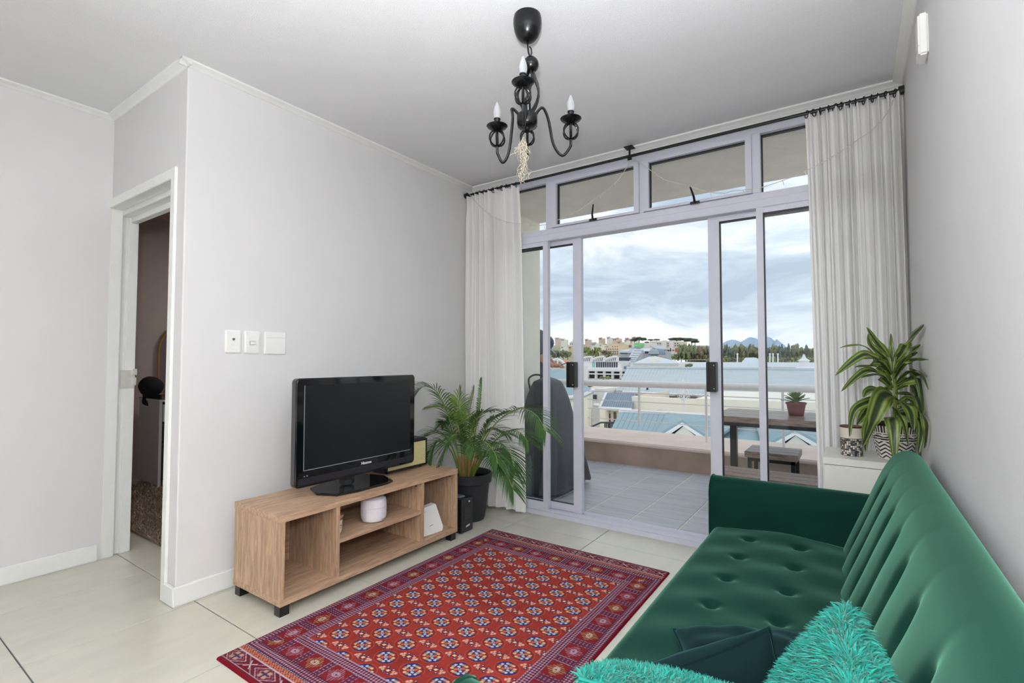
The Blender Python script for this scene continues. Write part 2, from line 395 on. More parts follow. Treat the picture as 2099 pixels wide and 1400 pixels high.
# sliding leaves
def leaf(x0, x1, y, xs0, xs1, z0=.045, zt=2.022, rail=.052):
    mb = MB(); mb.box(x0+.003, x1-.003, y-.0165, y+.0165, z0+.001, z0+rail); mb.box(x0+.003, x1-.003, y-.0165, y+.0165, zt-.032, zt-.001)
    mb.box(x0, x0+xs0, y-.018, y+.018, z0, zt); mb.box(x1-xs1, x1, y-.018, y+.018, z0, zt)
    o = obj('door_leaf', mb, M_frame, win)
    pane(x0+xs0, x1-xs1, z0+rail, zt-.032, y)
    return o
leaf(XL+.05, -1.862, 3.175, .05, .042)
lf2 = leaf(-2.33, -1.613, 3.225, .04, .066)
lf3 = leaf(-.738, -.02, 3.225, .066, .04)
leaf(-.458, XR-.04, 3.175, .036, .05)
struct('trim_6', B(XL, XR, 3.148, 3.262, -.05, .030).box(XL, XR, 3.165, 3.172, .03, .046).box(XL, XR, 3.196, 3.203, .03, .046).box(XL, XR, 3.250, 3.260, .03, .05), M_frame, bevel=.0015)
for px0, px1, py0, py1 in ((1167, 1184, 742, 794), (1451, 1472, 742, 803)):
    a = at(px0, py0, 3.20); b = at(px1, py1, 3.20)
    h = obj('door_handle', B(a.x, b.x, 3.150, 3.207, b.z, a.z).box(a.x+.014, a.x+.020, 3.140, 3.15, b.z, a.z), M_black, win, bevel=.004)
    obj('screw', MB().tube([(b.x-.012, 3.146, b.z+.02), (b.x-.012, 3.152, b.z+.02)], .003, 8).tube([(b.x-.012, 3.146, a.z-.02), (b.x-.012, 3.152, a.z-.02)], .003, 8), M_white, win)

# ------------------------------------------------------------------ balcony
FZ = -.05
M_soff = mat('painted_soffit', (246, 240, 230), .9, var=.05, scale=5, bump=.3)
M_bal = mat('cream_balcony_wall', (248, 246, 230), .85, var=.03, scale=6, bump=.3, bscale=60)
M_par = mat('pinkish_parapet_render', (224, 206, 196), .85, var=.06, scale=4, bump=.4, bscale=25)
M_parin = mat('brown_parapet_render', (166, 146, 132), .9, var=.14, scale=3.5, bump=.6, bscale=14)
fo2 = struct('floor_balcony', B(-3.4, 3.2, YW+.11, 5.5, FZ-.25, FZ-.004), M_bgrout)
for i in range(-1, 16):
    for j in range(-2, 6):
        xa = -2.484+.36*i; ya = 3.777+.345*j; yb = min(ya+.345, 5.47); ya = max(ya, 3.262)
        if xa < -2.9 or yb-ya < .03: continue
        xb = xa+.36
        obj('tile', B(xa+.006, xb-.006, ya+.003, yb-.003, FZ-.012, FZ), M_btile, fo2, bevel=.0015, bseg=1)
struct('wall_balcony', B(-2.80, -2.57, YW+.12, 4.21, FZ-.1, 2.52), M_bal, bevel=.006)
struct('ceiling_balcony', B(-2.80, 2.6, YW+.11, 4.20, 2.50, 2.66), M_soff, bevel=.006)
struct('wall_parapet', B(-4.2, 3.2, 5.40, 5.46, FZ-.3, .17), M_parin)
struct('trim_7', B(-4.2, 3.2, 5.385, 6.34, .17, .21).box(-4.2, 3.2, 6.2, 6.34, -3, .17), M_par, bevel=.012, bseg=3)
# railing
RY = 5.9
M_rail = mat('white_painted_steel', (226, 224, 222), .35, var=.04, scale=30)
rl = thing('balcony_railing', (-1.5, RY, .21), 'white painted steel balcony railing with a thick round handrail over five thin bars', 'railing')
z_top = .835
obj('handrail', MB().tube([(-4.1, RY, z_top), (3.1, RY, z_top+.018)], .040, 16), M_rail, rl, smooth=True)
for py in (801, 818, 836, 855):
    z = at(1197, py, RY).z; obj('bar', MB().tube([(-2.88, RY, z), (3.1, RY, z-.006)], .0055, 6), M_rail, rl, smooth=True)
for px in (1190, 1310, 1447, 1604, 1800):
    x = at(px, 790, RY).x; full = px != 1310
    obj('post', MB().box(x-.021 if px == 1190 else x-.012, x+.021 if px == 1190 else x+.012, RY-.012, RY+.012, .21 if full else .36, z_top), M_rail, rl, bevel=.002)
obj('post', MB().box(-3.6, -3.575, RY-.012, RY+.012, .21, z_top), M_rail, rl)

# bench, table and stool on the balcony
M_dwood = wood('dark_plank_wood', (158, 138, 124), (96, 78, 68), (1.2, 9, 9), .35)
def slab_table(name, x0, x1, y0, y1, ztop, th, legs, label, cat, leg=.035):
    t = thing(name, ((x0+x1)/2, (y0+y1)/2, FZ), label, cat)
    n = 3; 
    for k in range(n):
        ya = y0+(y1-y0)*k/n; obj('plank', B(x0, x1, ya+.001, y0+(y1-y0)*(k+1)/n-.001, ztop-th, ztop), M_dwood, t, bevel=.003)
    obj('steel_frame', B(x0+.02, x1-.02, y0+.02, y0+.05, ztop-th-.03, ztop-th).box(x0+.02, x1-.02, y1-.05, y1-.02, ztop-th-.03, ztop-th).box(x0+.02, x0+.05, y0+.02, y1-.02, ztop-th-.03, ztop-th).box(x1-.05, x1-.02, y0+.02, y1-.02, ztop-th-.03, ztop-th), M_black, t)
    for x in (x0+.02, x1-.02-leg):
        for y in (y0+.02, y1-.02-leg): obj('leg', B(x, x+leg, y, y+leg, FZ, ztop-th-.03), M_black, t, bevel=.001)
    return t
slab_table('balcony_table', -.955, .75, 4.15, 4.86, .70, .045, 4, 'dark plank-topped balcony table with black steel legs, carrying the small succulent', 'table', .055)
slab_table('stool', -.770, -.385, 4.50, 4.88, .385, .05, 4, 'small square dark wood stool with black legs beyond the balcony table', 'stool', .03)
slab_table('bench', -.79, .85, 3.44, 3.74, .40, .05, 4, 'long dark plank bench in front of the balcony table, just outside the glass', 'bench')
slab_table('stool', -.225, .16, 4.45, 4.83, .385, .05, 4, 'second dark stool beyond the balcony table, mostly hidden behind the right curtain', 'stool', .03)

# succulent
M_terra = mat('maroon_plastic_pot', (112, 52, 50), .5, var=.03)
sc = at(1632, 849, 4.52); sx, sy = sc.x, 4.52
su = thing('potted_succulent', (sx, sy, .70), 'green rosette succulent in a maroon pot on the balcony table', 'plant')
obj('pot', MB().lathe([(.052, .70), (.068, .79), (.074, .79), (.074, .805), (.068, .805), (.064, .80), (.060, .79)], (sx, sy, 0), 24), M_terra, su, smooth=True)
obj('soil', MB().lathe([(0.0001, .793), (.064, .793)], (sx, sy, 0), 20), M_soil, su)
M_succ = mat('succulent_leaf', (104, 140, 72), .45, var=.12, scale=30)
for k in range(26):
    ring = k/26; a = k*2.4; el = .35+1.1*(1-ring)*.9 if ring > .0 else 1.4; ln = .055+.055*ring
    el = 1.35-1.15*ring
    d = Vector((math.cos(a)*math.cos(el), math.sin(a)*math.cos(el), math.sin(el))); sd = Vector((-math.sin(a), math.cos(a), 0)); up = sd.cross(d)
    p0 = Vector((sx, sy, .835-.03*ring)); wd = .020
    def fn(u, v, p0=p0, d=d, sd=sd, up=up, ln=ln, wd=wd):
        w_ = wd*(math.sin(math.pi*min(1, v**1.0*.86+.10)))**.7*(.45+.75*v); t = 2*math.pi*u
        return p0+d*(ln*v)+sd*(w_*math.cos(t))+up*(.005*math.sin(t)*(1-.4*v)+.012*v*v)
    obj('leaf', MB().grid(fn, 8, 7, True), M_succ, su, smooth=True)
obj('stem', MB().tube([(sx, sy, .79), (sx, sy, .84)], .012, 8), M_succ, su)

# barbecue under its cover
M_cover = mat('charcoal_vinyl_cover', (58, 60, 66), .45, var=.06, scale=6, bump=.25, bscale=9)
bq = thing('covered_barbecue', (-2.34, 4.02, FZ), 'barbecue under a charcoal grey weather cover, standing by the cream balcony wall', 'barbecue')
def coverfn(u, v):
    t = 2*math.pi*u; c, s_ = math.cos(t), math.sin(t)
    ca = abs(c)**.45*(1 if c > 0 else -1); sa = abs(s_)**.45*(1 if s_ > 0 else -1)
    rx = .05*min(1, v*20)+.215*v**.5; ry = .07*min(1, v*20)+.37*v**.6
    z = .985-.05*min(1, v*3)**2-.945*v
    fold = 1+.055*max(0, v-.25)*math.sin(7*t+2.5*v)+.03*max(0, v-.2)*math.sin(17*t+1+4*v)
    hem = .02*math.sin(5*t+.4)*(1 if v > .97 else 0)
    return Vector((-2.375+.02*v+rx*ca*fold, 4.02+ry*sa*fold, max(FZ+.01, z)+max(0, hem)))
obj('cover', MB().grid(coverfn, 96, 40, True), M_cover, bq, smooth=True)
obj('handle_loop', MB().tube(frame_tube([(-2.49, 3.90, .86), (-2.50, 3.89, .96), (-2.44, 3.91, 1.0), (-2.37, 3.97, .985)], 6), .009, 8), M_cover, bq, smooth=True)
for x in (-2.46, -2.22):
    for y in (3.82, 4.22): obj('wheel', MB().tube([(x-.012, y, FZ+.03), (x+.012, y, FZ+.03)], .03, 14), M_black, bq, smooth=True)
obj('base_shelf', B(-2.48, -2.20, 3.80, 4.24, FZ+.06, FZ+.09).box(-2.47, -2.45, 3.81, 3.83, FZ+.05, .6).box(-2.23, -2.21, 3.81, 3.83, FZ+.05, .6).box(-2.47, -2.45, 4.21, 4.23, FZ+.05, .6).box(-2.23, -2.21, 4.21, 4.23, FZ+.05, .6), M_black, bq)
# charcoal bag
M_bag = mat('printed_charcoal_bag', (62, 76, 82), .55, var=.18, scale=14)
bp = at(1083, 1030, 3.52)
bg_ = thing('charcoal_bag', (-2.36, 3.50, FZ), 'dark paper charcoal bag with a flame print standing beside the covered barbecue', 'bag')
def bagfn(u, v):
    t = 2*math.pi*u; c, s_ = math.cos(t), math.sin(t); k = 1-.75*max(0, v-.82)/.18
    return Vector((-2.36+.12*abs(c)**.5*(1 if c > 0 else -1)*(1+.03*math.sin(9*v)), 3.50+.055*k*abs(s_)**.5*(1 if s_ > 0 else -1)*(1+.06*math.sin(11*v+3*u)), FZ+.40*v))
obj('paper_sack', MB().grid(bagfn, 28, 16, True), M_bag, bg_, smooth=True)
M_or = mat('flame_print_orange', (214, 110, 74), .6, var=.25, scale=60)
Mb = Matrix(((1,0,0,-2.262),(0,0,-1,3.4375),(0,1,0,.215),(0,0,0,1)))
mb = MB(); mb.slab([(-2.275, 3.438, .31), (-2.25, 3.438, .23), (-2.262, 3.438, .205), (-2.29, 3.438, .24), (-2.30, 3.438, .33)], (0, -.0012, 0)); obj('flame_print', mb, M_or, bg_)
text('lettering', 'es', .045, Matrix(((1,0,0,-2.34),(0,0,-1,3.4365),(0,1,0,.145),(0,0,0,1))), M_white, bg_)

# ------------------------------------------------------------------ person on the balcony (bent over the railing end, mostly behind the wall and the cover)
def skin(name, J, E, mt, parent, sub=2):
    me = bpy.data.meshes.new(name); org = WO[parent.name]
    me.from_pydata([(p[0]-org.x, p[1]-org.y, p[2]-org.z) for p, r in J], E, [])
    o = bpy.data.objects.new(name, me); C.objects.link(o)
    o.modifiers.new('s', 'SKIN'); 
    for i, (p, r) in enumerate(J):
        sv = me.skin_vertices[0].data[i]; rr = r if hasattr(r, '__len__') else (r, r); sv.radius = rr; sv.use_root = (i == 0)
    ss = o.modifiers.new('d', 'SUBSURF'); ss.levels = sub; ss.render_levels = sub
    dg = bpy.context.evaluated_depsgraph_get(); m2 = bpy.data.meshes.new_from_object(o.evaluated_get(dg)); bpy.data.objects.remove(o)
    m2.name = name; m2.materials.clear(); m2.materials.append(mt); m2.polygons.foreach_set('use_smooth', [True]*len(m2.polygons))
    o = bpy.data.objects.new(name, m2); C.objects.link(o); o.parent = parent; WO[o.name] = org.copy(); return o
pb = Vector((-3.205, 5.02, FZ))
pe = thing('person', tuple(pb), 'person in a dark grey shirt and navy cap bending forward at the balcony railing', 'person')
M_skin = mat('skin', (198, 150, 126), .5, var=.04); M_shirt = mat('slate_grey_shirt', (72, 82, 92), .8, var=.06, scale=8, bump=.3, bscale=14)
M_jean = mat('blue_denim', (62, 74, 108), .8, var=.08, scale=60); M_cap = mat('navy_satin_cap', (44, 52, 84), .3, var=.04)
def P(r, f, z): # right, forward, height above balcony floor
    return pb + Vector((.35, -.93, 0))*r + Vector((.93, .35, 0))*f + Vector((0, 0, z))
J = [(P(0, 0, .96), .12), (P(0, .07, 1.18), .12), (P(0, .10, 1.45), .125), (P(0, .17, 1.49), .055), (P(0, .20, 1.43), .070), (P(0, .215, 1.38), .070),
     (P(-.18, .10, 1.46), .055), (P(-.20, .18, 1.20), .045), (P(-.08, .28, 1.12), .033), (P(-.07, .30, 1.12), .026),
     (P(.18, .10, 1.46), .055), (P(.20, .18, 1.20), .045), (P(.08, .28, 1.12), .033), (P(.07, .30, 1.12), .026),
     (P(-.09, 0, .88), .085), (P(-.10, .03, .50), .058), (P(-.10, 0, .10), .038), (P(-.10, .12, .04), .03),
     (P(.09, 0, .88), .085), (P(.10, .03, .50), .058), (P(.10, 0, .10), .038), (P(.10, .12, .04), .03)]
E_ = [(0,1),(1,2),(2,3),(3,4),(4,5),(2,6),(6,7),(7,8),(8,9),(2,10),(10,11),(11,12),(12,13),(0,14),(14,15),(15,16),(16,17),(0,18),(18,19),(19,20),(20,21)]
body = skin('body', J, E_, M_skin, pe)
skin('shirt', [(P(0, 0, .90), (.17, .20)), (P(0, .05, 1.18), (.17, .21)), (P(0, .05, 1.48), (.16, .20)), (P(-.19, .09, 1.47), .115), (P(-.20, .15, 1.22), .10), (P(.19, .09, 1.47), .115), (P(.20, .15, 1.22), .10)], [(0,1),(1,2),(2,3),(3,4),(2,5),(5,6)], M_shirt, pe)
skin('trousers', [(P(0, 0, .93), (.125, .16)), (P(-.09, 0, .82), .10), (P(-.10, .03, .50), .075), (P(-.10, 0, .09), .06), (P(.09, 0, .82), .10), (P(.10, .03, .50), .075), (P(.10, 0, .09), .06)], [(0,1),(1,2),(2,3),(0,4),(4,5),(5,6)], M_jean, pe)
hc = P(0, .165, 1.36); FD = Vector((.93, .35, 0)); RD = Vector((.35, -.93, 0))
HT = Matrix((RD, FD, (0, 0, 1))).transposed() @ Matrix.Rotation(R(-32), 3, 'X')      # head frame: x right, y forward, z up, nodding down
obj('face', MB().ball(hc, .098, 20, (.80, 1.0, 1.15), HT).ball(hc+HT @ Vector((0, .10, -.03)), .017, 8).ball(hc+HT @ Vector((.08, 0, -.02)), .022, 8, (.5, 1, 1.3), HT).ball(hc+HT @ Vector((-.08, 0, -.02)), .022, 8, (.5, 1, 1.3), HT), M_skin, pe, smooth=True)
for e_s in (.03, -.03): obj('eye', MB().ball(hc+HT @ Vector((e_s, .088, .01)), .011, 8), M_black, pe, smooth=True)
obj('mouth', MB().tube([hc+HT @ Vector((-.022, .085, -.062)), hc+HT @ Vector((0, .092, -.064)), hc+HT @ Vector((.022, .085, -.062))], .004, 6), mat('lips', (160, 90, 84), .5), pe, smooth=True)
obj('cap', MB().lathe([(.100, .0), (.104, .03), (.097, .07), (.074, .102), (.035, .120), (.0001, .123)], hc+HT @ Vector((0, 0, .012)), 24, HT), M_cap, pe, smooth=True)
pk = lambda dz: (lambda u, v: hc+HT @ Vector((.09*math.cos(math.pi*u), .05+.13*v*max(0, math.sin(math.pi*u))**.5, .022-.03*v+dz)))
obj('cap_peak', MB().grid(pk(0), 12, 4).grid(pk(-.004), 12, 4), M_cap, pe, smooth=True)
for sg in (-1, 1):
    palm = P(.065*sg, .315, 1.12); hand = MB().ball(palm, .034, 12, (.9, 1.15, .6), HT)
    for k in range(4):
        b0 = palm+RD*(-.024+.016*k)+FD*.022; ln = (.055, .066, .062, .048)[k]
        hand.tube([b0, b0+FD*ln*.45+Vector((0, 0, .006)), b0+FD*ln*.8+Vector((0, 0, -.010)), b0+FD*ln*.9+Vector((0, 0, -.03))], [.009, .0085, .0075, .006], 8)
    hand.tube([palm-RD*.028*sg, palm-RD*.05*sg+FD*.018+Vector((0, 0, .012)), palm-RD*.048*sg+FD*.042+Vector((0, 0, .018))], [.010, .009, .007], 8)
    obj('hand', hand, M_skin, pe, smooth=True)
    obj('shoe', MB().ball(P(.10*sg, .08, .045), .06, 14, (2.1, .85, .75)), M_black, pe, smooth=True)
ph = P(0, .37, 1.125)
Mp = Matrix.Translation(ph) @ Matrix((RD, FD, (0, 0, 1))).transposed().to_4x4() @ Matrix.Rotation(R(20), 4, 'X')
obj('phone', B(-.038, .038, -.07, .07, -.004, .004, Mp), M_black, label='dark phone held out by the person on the balcony', cat='phone', bevel=.003)

# ------------------------------------------------------------------ TV stand
W_y = wood('oak_board_lengthwise', (190, 160, 132), (150, 120, 96), (9, .9, 9), .5, 7)
W_z = wood('oak_board_upright', (190, 160, 132), (150, 120, 96), (9, 9, .9), .5, 7)
W_x = wood('oak_edge_band', (190, 150, 120), (160, 122, 96), (4, 1, 6), .5, 7)
SX0, SX1, SY0, SY1 = -2.51, -2.10, 1.245, 2.43
ts = thing('tv_stand', ((SX0+SX1)/2, (SY0+SY1)/2, 0), 'low light oak-look open shelf unit on black feet, carrying the television', 'tv stand')
obj('top_board', B(SX0, SX1, SY0, SY1, .415, .445), W_y, ts, bevel=.001)
obj('bottom_board', B(SX0, SX1, SY0, SY1, .048, .076), W_y, ts, bevel=.001)
obj('back_board', B(SX0, SX0+.006, SY0+.02, SY1-.02, .076, .415), W_y, ts)
for a, b in ((SY0, SY0+.021), (SY1-.021, SY1), (1.532, 1.552), (2.112, 2.132)):
    obj('side_board' if a in (SY0, SY1-.021) else 'divider', B(SX0+.006, SX1-.001, a, b, .076, .415), W_z, ts, bevel=.001)
obj('shelf', B(SX0+.006, SX1-.006, 1.552, 2.112, .235, .254), W_y, ts, bevel=.001)
for x in (SX0+.01, SX1-.055):
    for y in (SY0+.006, SY1-.052): obj('foot', B(x, x+.045, y, y+.046, 0, .048), M_black, ts, bevel=.001)
for y in (2.10, 2.40): obj('cam_fastener', MB().tube([(SX1-.045, y, .395), (SX1-.045, y+.012, .395)], .005, 10), mat('grey_plastic', (110, 104, 104), .5), ts)

# television
M_gloss = mat('gloss_black_plastic', (10, 11, 14), .08, var=.02, coat=.5)
M_scr = mat('lcd_screen', (14, 16, 20), .30, var=.02)
M_sil = mat('silver_line', (170, 172, 180), .3, .6)
TX, TY0, TY1, TZ0, TZ1 = -2.245, 1.398, 2.192, .508, 1.046
tv = thing('television', (TX-.06, (TY0+TY1)/2, .445), 'black flat television with a silver line round its screen, standing on the oak shelf unit', 'television')
def rrect(y0, y1, z0, z1, r, n=6):
    out = []
    for cy, cz, a0 in ((y1-r, z0+r, -90), (y1-r, z1-r, 0), (y0+r, z1-r, 90), (y0+r, z0+r, 180)):
        for k in range(n+1):
            a = R(a0+90*k/n); out.append((cy+r*math.cos(a), cz+r*math.sin(a)))
    return out
mb = MB(); pr = rrect(TY0, TY1, TZ0, TZ1, .022)
mb.slab([(TX-.045, y, z) for y, z in pr], (.045, 0, 0)); obj('bezel', mb, M_gloss, tv, bevel=.006, bseg=3)
mb = MB(); mb.slab([(TX-.09, y, z) for y, z in rrect(TY0+.09, TY1-.09, TZ0+.07, TZ1-.06, .03)], (.048, 0, 0)); obj('rear_housing', mb, M_black, tv, bevel=.01)
obj('screen', B(TX-.002, TX+.0012, TY0+.045, TY1-.042, TZ0+.085, TZ1-.035), M_scr, tv)
ys0, ys1, zs0, zs1 = TY0+.045, TY1-.042, TZ0+.085, TZ1-.035
obj('trim_line', B(TX, TX+.002, ys0-.003, ys0, zs0-.003, zs1).box(TX, TX+.002, ys0-.003, ys1, zs0-.0035, zs0), M_sil, tv)
obj('lower_bezel', B(TX-.001, TX+.0018, TY0+.016, TY1-.016, TZ0+.014, TZ0+.045), mat('satin_black_plastic', (30, 28, 34), .4), tv)
MT = Matrix(((0,0,1,TX+.002),(1,0,0,(TY0+TY1)/2+.028),(0,1,0,TZ0+.060),(0,0,0,1)))
text('lettering', 'Hisense', .022, MT, M_white, tv)
obj('indicator', B(TX, TX+.003, TY0+.045, TY0+.051, TZ0+.052, TZ0+.057).box(TX, TX+.003, TY0+.060, TY0+.066, TZ0+.053, TZ0+.058), M_sil, tv)
obj('neck', B(TX-.075, TX-.02, 1.70, 1.765, .462, .53), M_gloss, tv, bevel=.006)
bp_ = [(-2.165, 1.63), (-2.150, 1.80), (-2.165, 1.945), (-2.20, 1.965), (-2.40, 1.93), (-2.435, 1.80), (-2.40, 1.60), (-2.20, 1.555)]
bp_ = [at(690, 1016, 0)]*0+[(-2.172, 1.582), (-2.150, 1.70), (-2.150, 1.90), (-2.166, 1.95), (-2.30, 2.00), (-2.44, 1.96), (-2.46, 1.74), (-2.40, 1.58), (-2.28, 1.535)]
obj('base_plate', MB().slab([(x, y, .4455) for x, y in bp_], (0, 0, .013)), M_gloss, tv, bevel=.004, bseg=3)

# radio
M_rad = mat('woven_speaker_grille', (214, 206, 158), .8, var=.10, scale=260, stretch=(1, .6, 2.4), bump=.5, bscale=300)
M_radb = mat('black_wood_case', (34, 32, 34), .45)
rd = thing('radio', (-2.40, 2.20, .446), 'retro black radio with a straw-coloured woven grille, half hidden behind the television', 'radio')
obj('case', B(-2.47, -2.328, 2.03, 2.378, .452, .632), M_radb, rd, bevel=.006)
obj('grille', B(-2.330, -2.322, 2.045, 2.364, .468, .614), M_rad, rd)
mb = MB()
for k in range(24): z = .472+.006*k; mb.box(-2.3225, -2.3205, 2.047, 2.362, z, z+.003)
obj('grille_cord', mb, mat('grille_straw', (224, 214, 160), .7, var=.1, scale=120), rd)
obj('grille_border', B(-2.33, -2.318, 2.035, 2.045, .458, .626).box(-2.33, -2.318, 2.364, 2.374, .458, .626).box(-2.33, -2.318, 2.035, 2.374, .458, .468).box(-2.33, -2.318, 2.035, 2.374, .614, .626), M_radb, rd)
for yy_ in (2.07, 2.34): obj('foot', MB().tube([(-2.35, yy_, .4455), (-2.35, yy_, .453)], .012, 10), M_black, rd)

# diffuser, candle, router, back-up box
hx, hy, hz = -2.205, 1.845, .254
M_hum = mat('satin_white_plastic', (236, 234, 240), .4)
hm = thing('aroma_diffuser', (hx, hy, hz), 'round white aroma diffuser on the middle shelf of the oak unit', 'diffuser')
k_ = .066/.075
obj('lower_body', MB().lathe([(.046, hz), (.061, hz+.006), (.068, hz+.02), (.070, hz+.04), (.070, hz+.078)], (hx, hy, 0), 40), M_hum, hm, smooth=True)
obj('cover', MB().lathe([(.070, hz+.079), (.069, hz+.105), (.064, hz+.122), (.052, hz+.131), (.03, hz+.134), (.0001, hz+.134)], (hx, hy, 0), 40), M_hum, hm, smooth=True)
obj('mist_outlet', MB().lathe([(.006, hz+.1335), (.009, hz+.137), (.005, hz+.137)], (hx, hy+.012, 0), 14), M_hum, hm, smooth=True)
obj('button', MB().box(hx+.068, hx+.071, hy-.003, hy+.006, hz+.016, hz+.019).box(hx+.066, hx+.070, hy+.012, hy+.018, hz+.016, hz+.019), mat('grey_button', (150, 148, 160), .4), hm)
cxx, cyy = -2.20, 1.598
ca = thing('candle', (cxx, cyy, hz), 'cream candle in a glass tumbler with a wooden lid on the middle shelf', 'candle')
obj('wax', MB().lathe([(.020, hz+.002), (.029, hz+.004), (.032, hz+.015), (.034, hz+.068)], (cxx, cyy, 0), 28), mat('cream_wax', (232, 222, 208), .45), ca, smooth=True)
obj('glass_tumbler', MB().lathe([(.022, hz+.0005), (.031, hz+.002), (.035, hz+.015), (.037, hz+.082), (.035, hz+.082), (.033, hz+.07)], (cxx, cyy, 0), 28), glass('tumbler_glass', (.97, .97, .96)), ca, smooth=True)
obj('lid', MB().lathe([(.033, hz+.075), (.033, hz+.083), (.038, hz+.083), (.038, hz+.094), (.0001, hz+.094)], (cxx, cyy, 0), 28), W_x, ca, smooth=True)
obj('printed_mark', B(cxx+.0355, cxx+.037, cyy-.012, cyy+.010, hz+.042, hz+.046).box(cxx+.0355, cxx+.037, cyy-.010, cyy+.004, hz+.032, hz+.034), mat('grey_ink', (120, 112, 108), .6), ca)
ro = thing('router', (-2.17, 2.25, .076), 'white wedge-shaped router standing in the right bay of the oak unit', 'router')
rt = [(-2.145, 2.160, .0765), (-2.128, 2.322, .0765), (-2.130, 2.333, .100), (-2.165, 2.300, .243), (-2.176, 2.160, .232)]
obj('case', MB().slab([Vector(p) for p in rt], (-.045, .004, .0)), M_white, ro, bevel=.004, bseg=3)
obj('printed_mark', MB().slab([(-2.144, 2.225, .126), (-2.142, 2.252, .129), (-2.1435, 2.252, .134), (-2.1455, 2.225, .131)], (.0012, 0, 0)), mat('pale_grey_ink', (182, 182, 186), .6), ro)
obj('led', B(-2.165, -2.162, 2.20, 2.203, .213, .216), mat('grey_led', (190, 190, 195), .4), ro)
up = thing('battery_backup', (-2.20, 2.56, 0), 'small black battery backup tower on the floor beside the oak unit', 'ups')
obj('case', B(-2.33, -2.142, 2.505, 2.625, .002, .218), M_black, up, bevel=.003)
obj('front_panel', B(-2.146, -2.134, 2.505, 2.625, .002, .222), mat('black_front_plastic', (30, 31, 35), .4), up, bevel=.003)
obj('display_window', B(-2.136, -2.132, 2.535, 2.598, .085, .172), M_gloss, up)
obj('power_button', MB().tube([(-2.135, 2.585, .198), (-2.131, 2.585, .198)], .006, 12), M_white, up)
obj('logo', MB().slab([(-2.1335, 2.552, .034), (-2.1335, 2.590, .038), (-2.1335, 2.592, .049), (-2.1335, 2.553, .044)], (.001, 0, 0)), mat('logo_grey', (190, 192, 196), .4), up)
obj('power_strip', B(-2.26, -2.18, 2.545, 2.60, .218, .226), M_sil, up, bevel=.003)

# wall switches
def plate(name, y0, y1, z0, z1, label, fn):
    t = thing(name, (XL, (y0+y1)/2, (z0+z1)/2), label, 'switch')
    obj('cover_plate', B(XL-.002, XL+.009, y0, y1, z0, z1), M_white, t, bevel=.004, bseg=3)
    obj('inset', B(XL+.007, XL+.011, y0+.006, y1-.006, z0+.016, z1-.018), M_white, t, bevel=.001)
    fn(t, (y0+y1)/2, (z0+z1)/2)
def f1(t, y, z):
    obj('sensor_dot', MB().tube([(XL+.010, y, z+.012), (XL+.013, y, z+.012)], .0065, 16), mat('dark_grey', (84, 84, 90), .4), t)
    obj('knob', MB().tube([(XL+.010, y, z-.014), (XL+.014, y, z-.014)], .007, 16), M_white, t, bevel=.001)
def f2(t, y, z): obj('rocker', B(XL+.010, XL+.014, y-.014, y+.014, z-.014, z+.006), M_white, t, bevel=.002)
def f3(t, y, z): obj('seam', B(XL+.0105, XL+.0115, y-.052, y+.052, z+.028, z+.0295), mat('seam_grey', (190, 190, 188), .6), t)
plate('wall_switch', 1.224, 1.302, 1.172, 1.288, 'leftmost of the three white wall plates above the television, with a grey dot', f1)
plate('wall_switch', 1.320, 1.398, 1.170, 1.288, 'middle white wall plate above the television, with a small rocker', f2)
plate('wall_switch', 1.424, 1.545, 1.168, 1.288, 'widest blank white wall plate, rightmost of the three above the television', f3)
# box on the right wall
wb = thing('wall_sensor', (XR, 2.18, 2.20), 'slim white box high on the right-hand wall near the ceiling', 'sensor')
obj('case', B(XR-.028, XR+.001, 2.15, 2.23, 2.18, 2.325), M_white, wb, bevel=.006, bseg=3)
obj('seam', B(XR-.0285, XR-.02, 2.155, 2.225, 2.214, 2.216), mat('seam_grey', (190, 190, 188), .6), wb)

# ------------------------------------------------------------------ rug (printed-flat woven pattern as colours of a fine mesh)
RW, RL, RX, RY0 = 1.185, 1.745, -2.02, .945
nu, nv = 440, 648
U, V_ = np.meshgrid(np.linspace(0, RW, nu+1), np.linspace(0, RL, nv+1))
def L3(*c): return np.array(lin(c))
col = np.zeros(U.shape+(3,)); col[:] = L3(126, 22, 34)
def put(mask, c): col[mask] = L3(*c)
du = np.minimum(U, RW-U); dv = np.minimum(V_, RL-V_)
e_ = np.minimum(du, dv-.110)
side = du <= dv-.110
sgn = lambda x, p: (np.floor(x/p) % 2 == 0)
tri = lambda x, p: np.abs((x/p) % 1 - .5)*2
# guards
g = (e_ > .006) & (e_ <= .042) | (e_ > .128) & (e_ <= .168)
along = np.where(side, V_, U); acr = e_
put(g, (118, 30, 46))
dots = g & ((tri(along, .0135)+tri(acr+.003, .0125)) < .86)
put(dots, (178, 150, 176))
put(g & (((tri(along+.0067, .0135)+tri(acr+.009, .0125)) < .34)), (76, 36, 66))
for a in (.006, .128, .166): put((e_ > a-.0014) & (e_ < a+.0016), (168, 148, 180))
put((e_ > .040) & (e_ < .044), (84, 36, 70))
